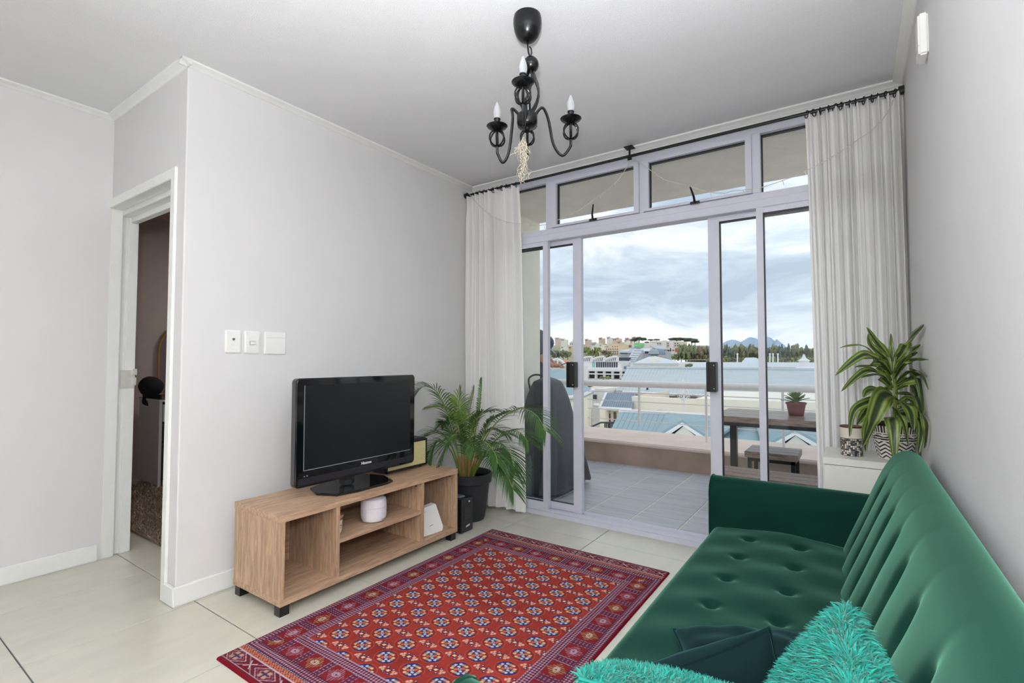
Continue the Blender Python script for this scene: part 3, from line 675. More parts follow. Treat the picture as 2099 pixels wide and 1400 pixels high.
# main border
mbd = (e_ > .044) & (e_ <= .126)
put(mbd, (140, 26, 34))
cell_v = (V_-.058)/.13625; cell_u = (U-.0185)/.1276
cell = np.where(side, cell_v, cell_u); pitch = np.where(side, .13625, .1276)
sidx = np.floor(cell); s_ = (cell-sidx-.5)*pitch; t_ = e_-.085
bar = mbd & (np.abs(s_) > .047)
put(bar, (112, 36, 54))
put(bar & (np.abs(np.abs(s_)-.0495) < .0015), (186, 168, 190))
put(bar & (np.abs(np.abs(s_)-.0635) > .0) & (tri(t_, .016)+tri(s_, .014) < .55), (150, 128, 168))
put(bar & (tri(t_+.008, .016)+tri(s_, .014) < .35), (50, 44, 92))
sq = mbd & (np.abs(s_) <= .047)
alt = (sidx % 2 == 0)
r1 = np.abs(s_)*.95+np.abs(t_)*1.0
comb = sq & (r1 < .041) & (tri(s_, .0096) > .56)
put(comb & alt, (168, 128, 84)); put(comb & ~alt, (168, 112, 132))
core = sq & (np.hypot(s_*1.0, t_*1.35) < .0185)
put(core & alt, (206, 176, 156)); put(core & ~alt, (192, 156, 172))
put(core & (np.sin(s_*620)*np.sin(t_*700) > .45), (128, 40, 52))
put(sq & (np.hypot(s_, t_) < .004), (90, 30, 50))
# orange lattice and the end panels
lt = (dv > .084) & (dv <= .110); put(lt, (128, 20, 34))
z1 = np.abs(tri(U, .030)-tri(dv-.084, .026)); z2 = np.abs(tri(U+.015, .030)-tri(dv-.084, .026))
put(lt & (np.minimum(z1, z2) < .17), (218, 132, 92))
put((dv > .110) & (dv <= .116), (70, 58, 104)); put((dv > .111) & (dv <= .114) & sgn(U, .006), (206, 200, 214))
ep = (dv > .018) & (dv <= .081); put(ep, (120, 18, 36))
ex = np.abs(((U-.254)/.200+.5) % 1 - .5)*.200; ez = np.abs(dv-.050)
rr = ex*.62+ez*1.1
for k in range(5): put(ep & (np.abs(rr-.020-.0105*k) < .0018), ((190, 150, 150), (150, 96, 120), (206, 178, 184), (98, 52, 70), (184, 150, 168))[k])
ctr = ep & (ex < .022) & (ez < .018)
put(ctr, (196, 160, 140)); put(ctr & ((np.abs(ex) < .004) | (np.abs(ez) < .004)), (70, 60, 100)); put(ctr & (tri(ex, .010) < .3) & (tri(ez, .010) < .4), (150, 40, 50))
xx = .100-ex; put(ep & (xx < .020) & (np.abs(xx*.9-ez) < .0026), (216, 196, 200))
put((dv > .017) & (dv < .0205), (188, 170, 190)); put((dv > .080) & (dv < .084), (196, 184, 206))
# field of guls
fd = e_ > .168
n1 = np.zeros_like(U)
for k in range(5): n1 += np.sin(V_*(9+13*k)+k*2+U*(3-2*k))*.5**k*.6
base = L3(168, 46, 34)*(1+.26*n1[..., None]*(.6+.4*np.sin(U*11+2)[..., None]))
col[fd] = base[fd]
GU, GV = .1395, .1025
cu = (U-.250)/GU; cv = (V_-.370)/GV
lu = (cu-np.round(cu))*GU; lv = (cv-np.round(cv))*GV
okg = fd
q = np.hypot(lu/.0465, lv/.0400); ang = np.arctan2(lv/.0400, lu/.0465)
put(okg & (np.abs(q-1.06) < .025), (186, 84, 54))
gi = okg & (q < .98)
navy = lu*lv < 0
put(gi & navy, (58, 50, 108)); put(gi & ~navy, (146, 34, 36))
pet = np.zeros_like(gi)
for base_a, cols_ in ((-45, 'n'), (135, 'n'), (45, 'o'), (-135, 'o')):
    for da, ra in ((-20, .66), (20, .66), (0, .33)):
        a = R(base_a+da); pu, pv = math.cos(a)*ra, math.sin(a)*ra
        dd = np.hypot((lu/.0465-pu), (lv/.0400-pv))
        c = (196, 198, 222) if cols_ == 'n' else ((236, 184, 132) if da else (206, 110, 72))
        put(gi & (dd < (.135 if cols_ == 'n' else .15)), c)
for a in (0, 90, 180, 270):
    pu, pv = math.cos(R(a))*.62, math.sin(R(a))*.62; dd = np.hypot((lu/.0465-pu), (lv/.0400-pv)); put(gi & (dd < .15), (176, 158, 128))
put(gi & (q < .17), (206, 186, 180)); put(gi & (q < .07), (70, 50, 50))
lu = (cu-.5-np.round(cu-.5))*GU; lv = (cv-.5-np.round(cv-.5))*GV
a1, a2 = (lu*.86+lv*.5), (-lu*.5+lv*.86)
put(fd & (np.abs(a1)/.012+np.abs(a2)/.010 < 1.25), (56, 30, 50)); put(fd & (np.abs(a1)/.012+np.abs(a2)/.010 < .8), (244, 206, 170))
for s1, s2 in ((.036, .004), (-.036, -.004), (.022, .006), (-.022, -.006), (.012, -.014), (-.012, .014), (.028, -.006), (-.028, .006), (.014, .014), (-.014, -.014)):
    dd = np.hypot(lu-s1, lv-s2); put(fd & (dd < .0065), (66, 42, 84) if abs(s1) < .02 else (232, 160, 130)); put(fd & (dd < .003), (220, 190, 180))
n2 = rng.normal(1, .07, U.shape); col *= n2[..., None]*.72; gy_ = col.mean(-1, keepdims=True); col = gy_+(col-gy_)*.86
ed = (du < .006) | (dv < .006); put(ed, (112, 20, 34))
zz = .0085+.0006*n1; zz[0, :] = zz[-1, :] = .0; zz[:, 0] = zz[:, -1] = .0
zz[1, :] = zz[-2, :] = .006; zz[:, 1] = zz[:, -2] = .006; zz[0, :] = zz[-1, :] = .0; zz[:, 0] = zz[:, -1] = 0
edge_w = .004*np.sin(V_*7+1)*(U < .001)
VV = np.stack([RX+U+edge_w, RY0+V_, zz+.0005], -1).reshape(-1, 3)
idx = np.arange((nu+1)*(nv+1)).reshape(nv+1, nu+1)
FF = np.stack([idx[:-1, :-1], idx[:-1, 1:], idx[1:, 1:], idx[1:, :-1]], -1).reshape(-1, 4)
rug = npmesh('rug', VV, FF, vcol('rug_pile', .95, 0, spec=.05), None, col.reshape(-1, 3), True, label='red Turkmen-style rug with rows of navy and cream medallions on the tiled floor', cat='rug')

# ------------------------------------------------------------------ sofa
def velvet(name, rgb, tint, sheen=1.0):
    mt = mat(name, rgb, .9, var=.12, scale=3.5, sheen=sheen, sheen_col=tint, bump=.03, bscale=400, spec=.1, detail=2)
    mt.node_tree.nodes['Principled BSDF'].inputs['Sheen Roughness'].default_value = .42; return mt
M_vel = velvet('emerald_velvet', (8, 44, 35), (104, 158, 136), .78)
so = thing('sofa', (-.15, 1.50, 0), 'emerald green velvet sofa with button tufting, along the right-hand wall', 'sofa')
Y0, Y1 = .71, 2.392
DY = [2.23-.218*k for k in range(8)]
def dimp(y, t, ys, ts, ry, rt, dep):
    d = 0
    for b in ts:
        for a in ys:
            q = math.hypot((y-a)/ry, (t-b)/rt)
            if q < 3: d += dep*(math.exp(-q*q*3.2)*.85+.45*math.exp(-q*1.5))
    return d
def seatfn(u, v):
    y = Y0+(Y1-Y0)*v; s = u
    # cross-section from low front, round the front edge, over the top to the back
    if s < .16: k = s/.16; x, z, n = -.548, .17+.175*k, (-1, 0)
    elif s < .32:
        k = (s-.16)/.16; a = k*math.pi/2; x, z, n = -.505-.043*math.cos(a), .345+.055*math.sin(a), None
    else: k = (s-.32)/.68; x, z = -.505+.515*k, .400+.018*math.sin(math.pi*k)
    if s > .25:
        z -= dimp(y, x, DY, (-.370, -.190), .035, .035, .020)
        z += .004*math.sin((y-.1)/.218*2*math.pi)*math.sin((x)*18)
    z -= .012*(max(0, 1-(v)/.02)+max(0, (v-.98)/.02))
    return Vector((x, y, z))
obj('seat_cushion', MB().grid(seatfn, 64, 300), M_vel, so, smooth=True, sharp=60)
BP = [(-.062, .36), (-.030, .45), (.012, .555), (.052, .655), (.082, .722), (.112, .772), (.148, .796), (.182, .790), (.206, .765), (.219, .715), (.222, .60), (.222, .40)]
BPc = [Vector((p[0], 0, p[1])) for p in BP]; BPs = frame_tube(BPc, 8)
_l = [0]
for i_ in range(1, len(BPs)): _l.append(_l[-1]+(BPs[i_]-BPs[i_-1]).length)
BPl = np.array(_l)/_l[-1]; BPx = np.array([p.x for p in BPs]); BPz = np.array([p.z for p in BPs])
def backfn(u, v):
    y = .60+(2.452-.60)*v; s = u
    x = float(np.interp(s, BPl, BPx)); z = float(np.interp(s, BPl, BPz))
    s = s*1.32
    if s < .80:
        amp = max(0, 1-s/.74)**.8
        g = 0; b1 = 0
        for a in DY:
            dy_ = y-(a-.0)
            # pull folds that fan out from the row of buttons
            for tb, dp, ry in ((.20, .030, .030), (.47, .030, .032)):
                q = math.hypot(dy_/ry, (s-tb)/.075)
                if q < 4: g += dp*(.8*math.exp(-q*q*2.6)+.4*math.exp(-q*1.4))
            if abs(dy_) < .11: 
                fd_ = math.exp(-(dy_/.020)**2)*.012*math.exp(-((s-.33)/.17)**2)+math.exp(-(dy_/.026)**2)*.007*max(0, 1-abs(s-.15)/.3)
                g += fd_
        pf = .006*math.cos((y-DY[0])/.218*2*math.pi)*max(0, 1-s/.55)
        x += (g+pf)*.92; z -= (g+pf)*.38
    e_ = min(v, 1-v); 
    if e_ < .03: 
        q = 1-e_/.03; sh = .030*q*q
        cx, cz = .13, .60; x += (cx-x)*sh*2; z += (cz-z)*sh*2
    return Vector((min(x, .223), y, z))
mb = MB().grid(backfn, 90, 320); w1 = 91
for r_ in (0, 320): 
    mb.f.append(tuple(range(r_*w1, r_*w1+w1)) if r_ else tuple(range(0, w1))[::-1])
obj('backrest', mb, M_vel, so, smooth=True, sharp=60)
def armfn(y0, y1, inner):
    yc = (y0+y1)/2; hw = (y1-y0)/2
    def fn(u, v):
        x = -.557+.60*u
        pts = 40; a = v
        # outline in (y, z): up the inner side, over, down the outer side
        if a < .35: k = a/.35; y, z = -hw*(.96), .16+.36*k
        elif a < .65: k = (a-.35)/.30; t = math.pi*k; y, z = -hw*math.cos(t), .525+.077*math.sin(t)
        else: k = (a-.65)/.35; y, z = hw*(1-.10*k), .525-.365*k
        if a < .35: y -= .006*math.sin(math.pi*k)
        return Vector((x, yc+(y if inner < 0 else -y), z))
    return fn
for y0, y1, inner in ((2.388, 2.535, -1), (.575, .716, 1)):
    mb = MB().grid(armfn(y0, y1, inner), 12, 40); n = 13
    mb.f.append(tuple(k*n for k in range(41))); mb.f.append(tuple(k*n+12 for k in range(41))[::-1])
    obj('armrest', mb, M_vel, so, smooth=True, sharp=50, clean=True)
    fn = armfn(y0, y1, inner); [obj('piping', MB().tube([fn(u_, k/30)+Vector((.002*u_-.001, 0, 0)) for k in range(31)], .005, 6), M_vel, so, smooth=True) for u_ in (0, 1)]
obj('base_frame', B(-.535, .22, .56, 2.50, .12, .30), M_vel, so, bevel=.01)
for x in (-.49, .15):
    for y in (.60, 2.46): obj('leg', MB().lathe([(.014, .0), (.024, .12)], (x, y, 0), 14), W_z, so, smooth=True)
mb = MB()
for a in DY:
    for b in (-.370, -.190): mb.ball((b, a, .3855), .010, 8, (1, 1, .5))
obj('button', mb, M_vel, so, smooth=True, kind='stuff')

# cushions
def pillow(name, c, Wd, Hd, half, thick, mt, label, fur=0, wr=0, lenf=.02, fcol=None, seed=0, aspect=1.0):
    c = Vector(c); Wd = Vector(Wd).normalized(); Hd = Vector(Hd); Hd = (Hd-Wd*Hd.dot(Wd)).normalized(); Nd = Wd.cross(Hd)
    rg = np.random.default_rng(seed)
    def surf(u, v, sg):
        a, b = 2*u-1, 2*v-1
        pin = 1-.10*(1-abs(a)**2)*(abs(b)**4); pin2 = 1-.10*(1-abs(b)**2)*(abs(a)**4)
        X, Y = a*half*pin2*aspect, b*half*pin
        t = thick*(max(0, 1-a*a)**.42)*(max(0, 1-b*b)**.42)
        if wr: t += wr*(math.sin(7*a+3*b+seed)*math.cos(5*b-2*a)+.5*math.sin(13*a*b+2))*(1-a*a)*(1-b*b)
        return c+Wd*X+Hd*Y+Nd*(t*sg)
    t = thing(name, (c.x, c.y, c.z-.1), label, 'cushion', None)
    mb = MB().grid(lambda u, v: surf(u, v, 1), 44, 44).grid(lambda u, v: surf(u, v, -1), 44, 44)
    cv = obj('cover', mb, mt, t, smooth=True, sharp=75, clean=True)
    pts = [surf(k/30, 0, 0) for k in range(30)]+[surf(1, k/30, 0) for k in range(30)]+[surf(1-k/30, 1, 0) for k in range(30)]+[surf(0, 1-k/30, 0) for k in range(30)]
    obj('seam', MB().tube(pts, .0035, 6, closed=True), mt, t, smooth=True)
    if fur:
        n = fur; u = rg.random(n); v = rg.random(n); sg = np.where(rg.random(n) < .5, 1, -1)
        Pn = np.zeros((n, 3)); Nn = np.zeros((n, 3))
        for i in range(n):
            p = surf(u[i], v[i], sg[i]); Pn[i] = p
            d1 = surf(min(1, u[i]+.01), v[i], sg[i])-surf(max(0, u[i]-.01), v[i], sg[i]); d2 = surf(u[i], min(1, v[i]+.01), sg[i])-surf(u[i], max(0, v[i]-.01), sg[i])
            q = d1.cross(d2)*int(sg[i]); Nn[i] = q.normalized() if q.length > 0 else Nd*int(sg[i])
        cl = np.stack([np.sin(u*23+seed)+np.sin(v*17), np.cos(u*19)+np.sin(v*29+1), np.sin(u*13+v*21)], 1)*.22
        d = Nn*.85+cl+rg.normal(0, .30, (n, 3))+np.array([0, 0, -.25]); d /= np.linalg.norm(d, axis=1)[:, None]
        ln = lenf*(.6+.7*rg.random(n)); wd = .0011+.0006*rg.random(n)
        sd = np.cross(d, rg.normal(0, 1, (n, 3))); sd /= np.linalg.norm(sd, axis=1)[:, None]
        drop = np.array([0, 0, -1])*(ln*.22)[:, None]
        p0 = Pn-Nn*.001; p1 = p0+d*(ln*.55)[:, None]; p2 = p0+d*ln[:, None]+drop
        VV = np.stack([p0-sd*wd[:, None], p0+sd*wd[:, None], p1-sd*(wd*.8)[:, None], p1+sd*(wd*.8)[:, None], p2-sd*(wd*.15)[:, None], p2+sd*(wd*.15)[:, None]], 1).reshape(-1, 3)
        b = np.arange(n)[:, None]*6; FF = np.concatenate([b+np.array([[0, 1, 3, 2]]), b+np.array([[2, 3, 5, 4]])], 0)
        base = np.array(lin(fcol)); tone = (.75+.5*rg.random(n))[:, None, None]; gr = np.array([.45, .45, .9, .9, 1.25, 1.25])[None, :, None]
        cc = (base[None, None, :]*tone*np.array([.85, .85, 1, 1, 1.1, 1.1])[None, :, None]).reshape(-1, 3)
        npmesh('fur', VV, FF, vcol('turquoise_fur', .5, .4, .25) if 'turquoise_fur' not in bpy.data.materials else bpy.data.materials['turquoise_fur'], t, cc, True, kind='stuff')
    return t
M_teal = mat('turquoise_fur_base', (10, 120, 108), .9)
M_dvel = velvet('dark_teal_velvet', (6, 26, 28), (60, 104, 106), .6)
def pillow3(Cn, Lc, Rc, thick, mt, label, **k):
    Cn, Lc, Rc = Vector(Cn), Vector(Lc), Vector(Rc); Wv, Hv = Cn-Lc, Cn-Rc
    pillow('cushion', (Lc+Rc)/2, Wv, Hv, Hv.length/2*1.06, thick, mt, label, aspect=Wv.length/Hv.length, **k)
pillow3((-.013, .99, .735), (-.155, .985, .45), (.045, .690, .69), .060, M_teal, 'turquoise long-fur cushion standing corner up against the sofa back', fur=46000, lenf=.020, fcol=(14, 136, 122), seed=3)
pillow3((-.371, .750, .615), (-.49, .98, .42), (-.055, .856, .59), .05, M_teal, 'turquoise long-fur cushion lying low at the front edge of the sofa', fur=40000, lenf=.020, fcol=(14, 136, 122), seed=5)
pillow3((-.153, 1.045, .625), (-.410, .905, .51), (-.06, 1.145, .335), .088, M_dvel, 'dark teal velvet cushion with a visible edge seam between the two furry cushions', wr=.006, seed=2)
pillow3((-.085, 1.42, .465), (-.375, 1.311, .445), (-.02, 1.17, .46), .055, M_dvel, 'second dark teal velvet cushion, behind the seamed one', wr=.006, seed=4)

# ------------------------------------------------------------------ curtains, rod, string
M_cur = mat('linen_curtain', (251, 250, 248), .9, var=.012, scale=70, stretch=(1, 1, .12), trans=.25, bump=.12, bscale=500)
RYc, RZ = 3.085, 2.478
cr_ = thing('curtain_rod', (-1.18, RYc, RZ), 'thin black curtain rod above the balcony doors', 'curtain rod')
obj('rod', MB().tube([(XL+.008, RYc, RZ), (XR-.006, RYc, RZ)], .0095, 10).tube([(XL+.02, RYc+.022, RZ+.006), (XR-.02, RYc+.022, RZ+.006)], .005, 8), M_black, cr_, smooth=True)
obj('bracket', MB().box(-1.222, -1.166, RYc-.03, RYc+.03, 2.532, 2.538).tube([(-1.194, RYc, 2.536), (-1.194, RYc, RZ+.0)], .007, 8).tube([(-1.194-.012, RYc, RZ-.014), (-1.194+.012, RYc, RZ-.014)], .012, 8), M_black, cr_)
for x in (XL+.012, XR-.012): obj('end_bracket', MB().tube([(x-.011, RYc, RZ), (x+.011, RYc, RZ)], .022, 12).box(x-.008, x+.008, RYc, 3.17, RZ-.006, RZ+.006), M_black, cr_)
def ring(x, tilt):
    pts = [(x+.004*math.sin(tilt)*math.cos(t), RYc+.019*math.cos(t), RZ-.006+.019*math.sin(t)) for t in [2*math.pi*k/16 for k in range(16)]]
    pts = [(x+math.sin(tilt)*(p[1]-RYc), RYc+(p[1]-RYc)*math.cos(tilt), p[2]) for p in pts]
    obj('ring', MB().tube(pts, .0026, 6, closed=True), M_black, cr_, smooth=True)
for k in range(12): ring(-2.565+.042*k+random.uniform(-.008, .008), random.uniform(-.7, .7))
for k in range(13): ring(-.185+.031*k+random.uniform(-.006, .006), random.uniform(-.7, .7))
def curtain(name, x0, x1, xb0, xb1, nf, zb, label, seed, flare):
    rg = random.Random(seed); ph = [rg.uniform(-.5, .5) for _ in range(nf+2)]; am = [rg.uniform(.45, 1.2) for _ in range(nf+2)]; wd = [rg.uniform(.5, 1.6) for _ in range(nf)]
    cum = [0]; 
    for w_ in wd: cum.append(cum[-1]+w_)
    cum = [c/cum[-1] for c in cum]
    def fn(u, v):
        z = zb+(2.462-zb)*v
        for i in range(nf):
            if u <= cum[i+1]+1e-9: break
        t = (u-cum[i])/(cum[i+1]-cum[i])
        # pinch pleats at the head
        hp = max(0, 1-abs(z-2.37)/.10)
        head = max(0, min(1, (z-2.20)/.2))
        A = .041*am[i]*(1-.35*head)
        c = math.cos(2*math.pi*t)
        sh = math.copysign(abs(c)**.7, c)
        y = RYc-.002+A*sh+.006*math.sin(2*math.pi*t*3+ph[i]*6+z*1.5)*(1-head)
        y += head*(-.016*math.exp(-((t-.5)/.12)**2)*(1-.9*hp))+.004*math.sin(z*3+i)
        xc = t+.10*math.sin(2*math.pi*t)*(1 if not head else 1-.5*head)*am[i]
        uu = cum[i]+xc*(cum[i+1]-cum[i])
        if hp: uu = uu+(cum[i]+.5*(cum[i+1]-cum[i])-uu)*.30*hp*math.exp(-((t-.5)/.25)**2)
        k = 1-v; a = x0+(xb0-x0)*k**flare; b = x1+(xb1-x1)*k**flare
        zz_ = z+(-.012*math.cos(2*math.pi*t)+.004*math.sin(u*31) if v < .001 else 0)
        return Vector((min(max(a+(b-a)*uu, XL+.004), XR-.003), y, zz_))
    mb = MB().grid(fn, nf*16, 90)
    t_ = thing(name, ((x0+x1)/2, RYc, zb), label, 'curtain')
    obj('panel', mb, M_cur, t_, smooth=True, sharp=180)
    hb = MB().grid(lambda u, v: fn(u, .0+v*.045)+Vector((0, -.0016, 0)), nf*16, 3)
    obj('hem', hb, mat('linen_hem', (251, 250, 248), .9, var=.012, scale=70, stretch=(1, 1, .12), bump=.1, bscale=500), t_, smooth=True, sharp=180)
curtain('curtain', XL+.004, -2.085, XL+.004, -2.035, 9, .018, 'left off-white linen curtain bunched behind the palm', 11, .7)
curtain('curtain', -.200, .223, -.172, .235, 11, .03, 'right off-white linen curtain bunched in the corner beside the sofa', 23, .6)
M_wire = mat('clear_silver_wire', (214, 208, 196), .35, .2)
SLY = 3.005
def sl(px, py, y=SLY): return at(px, py, y)
pts = [sl(962, 398, 3.07), sl(985, 424), sl(1010, 443), sl(1040, 455), sl(1075, 459), sl(1110, 462), sl(1141, 452), sl(1165, 442), sl(1185, 432), sl(1205, 418), sl(1240, 393), sl(1268, 368), sl(1284, 344), sl(1297, 327, 3.06),
       sl(1312, 334), sl(1335, 350), sl(1362, 368), sl(1400, 378), sl(1450, 393), sl(1485, 396), sl(1500, 392), sl(1540, 388), sl(1562, 384), sl(1602, 371), sl(1648, 352), sl(1700, 325), sl(1750, 292), sl(1795, 260), sl(1822, 225, 3.04), sl(1830, 205, 3.07)]
st = obj('string_light', MB().tube(frame_tube(pts, 5), .0021, 5), M_wire, smooth=True, label='thin string of fairy lights draped across the window and curtains, unlit', cat='string lights')
for px, py in ((1085, 460), (1116, 463), (1456, 394), (1484, 396), (1523, 390), (1556, 385), (1604, 370), (1715, 317), (1742, 297), (1650, 350), (1010, 443), (1395, 379), (1230, 400), (1260, 375)):
    a = sl(px, py); obj('bulb', MB().tube([a, a+Vector((.003, 0, -.012)), a+Vector((.005, 0, -.026))], [.0016, .002, .0016], 5), M_wire, st, smooth=True)

# ------------------------------------------------------------------ chandelier
M_lamp = mat('black_gloss_lamp_metal', (8, 9, 11), .25, spec=.4)
def dp(px, py, d): 
    r = FW + R2*((px-1049.5)/FPX) + D2*((py-700)/FPX); return EYE + r*d
lx, ly = -1.089, 1.685
ch = thing('chandelier', (lx, ly, ZC), 'black wrought-iron chandelier with candle bulbs hanging from the ceiling', 'chandelier')
obj('canopy', MB().lathe([(.056, 2.561), (.059, 2.545), (.059, 2.528), (.055, 2.503), (.046, 2.480), (.034, 2.465), (.018, 2.456), (.005, 2.453)], (lx, ly, 0), 32), M_lamp, ch, smooth=True)
obj('cable', MB().tube([(lx, ly, 2.456), (lx+.004, ly, 2.410), (lx+.014, ly, 2.38)], .0035, 8), M_lamp, ch, smooth=True)
obj('hook', MB().tube([(lx+.010, ly, 2.430), (lx+.018, ly, 2.420), (lx+.021, ly, 2.40), (lx+.014, ly, 2.385)], .0028, 6), M_lamp, ch, smooth=True)
bc = Vector((lx+.016, ly, 2.352)); hub = Vector((lx+.005, ly-.01, 2.118))
obj('ball', MB().ball(bc, .033, 24), M_lamp, ch, smooth=True)
for k in range(5):
    a = 2*math.pi*k/5+.3; pp = []
    for j in range(13):
        t = j/12; rr_ = .010+.036*math.sin(math.pi*t)**1.5; aa = a+t*1.9
        p = bc.lerp(hub, t)+Vector((rr_*math.cos(aa), rr_*math.sin(aa), -.022*(1-t))); pp.append(p)
    obj('twisted_rod', MB().tube(pp, .0045, 7), M_lamp, ch, smooth=True)
obj('hub', MB().lathe([(.006, .026), (.038, .025), (.042, .018), (.042, -.012), (.039, -.022), (.030, -.030), (.014, -.033), (.010, -.040), (.012, -.048), (.0001, -.056)], hub, 28), M_lamp, ch, smooth=True)
M_bulb = mat('frosted_bulb_glass', (226, 230, 232), .2, trans=.4, spec=.6)
_t = M_bulb.node_tree; _o = _t.nodes['Material Output']; _src = _o.inputs[0].links[0].from_socket; _tr = nn(_t, 'ShaderNodeBsdfTransparent'); _ms = nn(_t, 'ShaderNodeMixShader'); _ms.inputs[0].default_value = .5
_t.links.new(_src, _ms.inputs[1]); _t.links.new(_tr.outputs[0], _ms.inputs[2]); _t.links.new(_ms.outputs[0], _o.inputs[0])
cups = {'L': dp(1019, 262, 2.055), 'R': dp(1170, 247, 2.045), 'F': dp(1072, 172, 1.885), 'B': dp(1081, 262, 2.20)}
for key, c in cups.items():
    d = (c-hub); dh = Vector((d.x, d.y, 0)); rl_ = dh.length; dh.normalize(); 
    bz = c.z-.148; s0 = hub+dh*.034
    path = [s0+Vector((0, 0, -.004)), s0+dh*.004+Vector((0, 0, .030)), s0+dh*.030+Vector((0, 0, .055)), hub+dh*(rl_*.48)+Vector((0, 0, .010)), Vector((hub.x+dh.x*(rl_*.60), hub.y+dh.y*(rl_*.60), bz+.045)), Vector((hub.x+dh.x*(rl_*.80), hub.y+dh.y*(rl_*.80), bz)), Vector((c.x-dh.x*.004, c.y-dh.y*.004, bz+.035)), Vector((c.x, c.y, c.z-.09)), Vector((c.x, c.y, c.z-.01))]
    arm = obj('arm', MB().tube(frame_tube(path, 7), .0058, 9), M_lamp, ch, smooth=True)
    for a in (0, 1.05, 2.1):                                  # wire cage under the drip pan
        pts = [Vector((c.x+.034*math.sin(t)*math.cos(a), c.y+.034*math.sin(t)*math.sin(a), c.z-.045+.033*math.cos(t))) for t in [2*math.pi*k/24 for k in range(24)]]
        obj('cage_ring', MB().tube(pts, .0034, 7, closed=True), M_lamp, arm, smooth=True)
    obj('drip_pan', MB().lathe([(.006, -.010), (.024, -.008), (.040, .002), (.044, .007), (.040, .009), (.024, .003), (.006, .002)], c, 26), M_lamp, arm, smooth=True)
    obj('candle_tube', MB().lathe([(.0125, .002), (.0125, .034), (.014, .034), (.014, .038), (.008, .040)], c, 18), M_lamp, arm, smooth=True)
    obj('bulb', MB().lathe([(.009, .036), (.0135, .044), (.0165, .058), (.0155, .072), (.011, .088), (.006, .100), (.002, .108), (.0001, .110)], c, 18), M_bulb, arm, smooth=True)
# trailing air plant
M_moss = mat('pale_dry_moss', (200, 190, 170), .8, var=.15, scale=200)
mb = MB(); mtop = dp(1073, 280, 1.95); mbot = dp(1076, 385, 1.95)
for k in range(70):
    a = random.uniform(0, 6.28); s_ = random.uniform(0, .009); t0 = random.random()**1.3*.75; ln = random.uniform(.1, .32)
    p = mtop.lerp(mbot, t0*.85)+Vector((math.cos(a)*s_, math.sin(a)*s_, 0)); pp = [p]
    for j in range(6):
        p = p+Vector((random.uniform(-.011, .011), random.uniform(-.011, .011), -abs(random.uniform(.001, .016)))); pp.append(p)
    mb.tube(frame_tube(pp, 2), random.uniform(.0005, .0011), 3, caps=False)
obj('air_plant', mb, M_moss, label='pale wispy air plant trailing from the chandelier', cat='plant', kind='stuff')

# ------------------------------------------------------------------ palm in a black pot
M_pot = mat('matt_black_nursery_pot', (34, 35, 39), .55, var=.05)
px_, py_ = -2.315, 2.80
pm = thing('potted_palm', (px_, py_, 0), 'areca palm in a black plastic pot between the oak unit and the left curtain', 'plant')
obj('pot', MB().lathe([(.112, .0), (.118, .02), (.148, .262), (.160, .262), (.165, .268), (.168, .325), (.160, .330), (.152, .318), (.148, .27)], (px_, py_, 0), 40), M_pot, pm, smooth=True)
obj('soil', MB().lathe([(.0001, .285), (.149, .285)], (px_, py_, 0), 24), M_soil, pm)
M_cane = mat('orange_brown_cane', (176, 122, 76), .5, var=.25, scale=40, stretch=(1, 1, .3))
M_frond = mat('palm_leaflet', (62, 98, 44), .42, var=.28, scale=14, trans=.25)
M_frondl = mat('young_palm_leaflet', (112, 142, 52), .42, var=.2, scale=14, trans=.25)
M_stalk = mat('green_stalk', (120, 138, 62), .45, var=.15, scale=20)
for k in range(11):
    a = k*2.4; r_ = .02+.035*(k/11)**.5; b0 = Vector((px_+r_*math.cos(a)-.02, py_+r_*math.sin(a), .27)); tp = b0+Vector((math.cos(a)*.02, math.sin(a)*.02, .13+.03*(k % 3)))
    obj('cane', MB().tube([b0, b0.lerp(tp, .5), tp], [.0095, .010, .006], 8), M_cane, pm, smooth=True)
def pth(*pts): return [at(a, b, y) for a, b, y in pts]
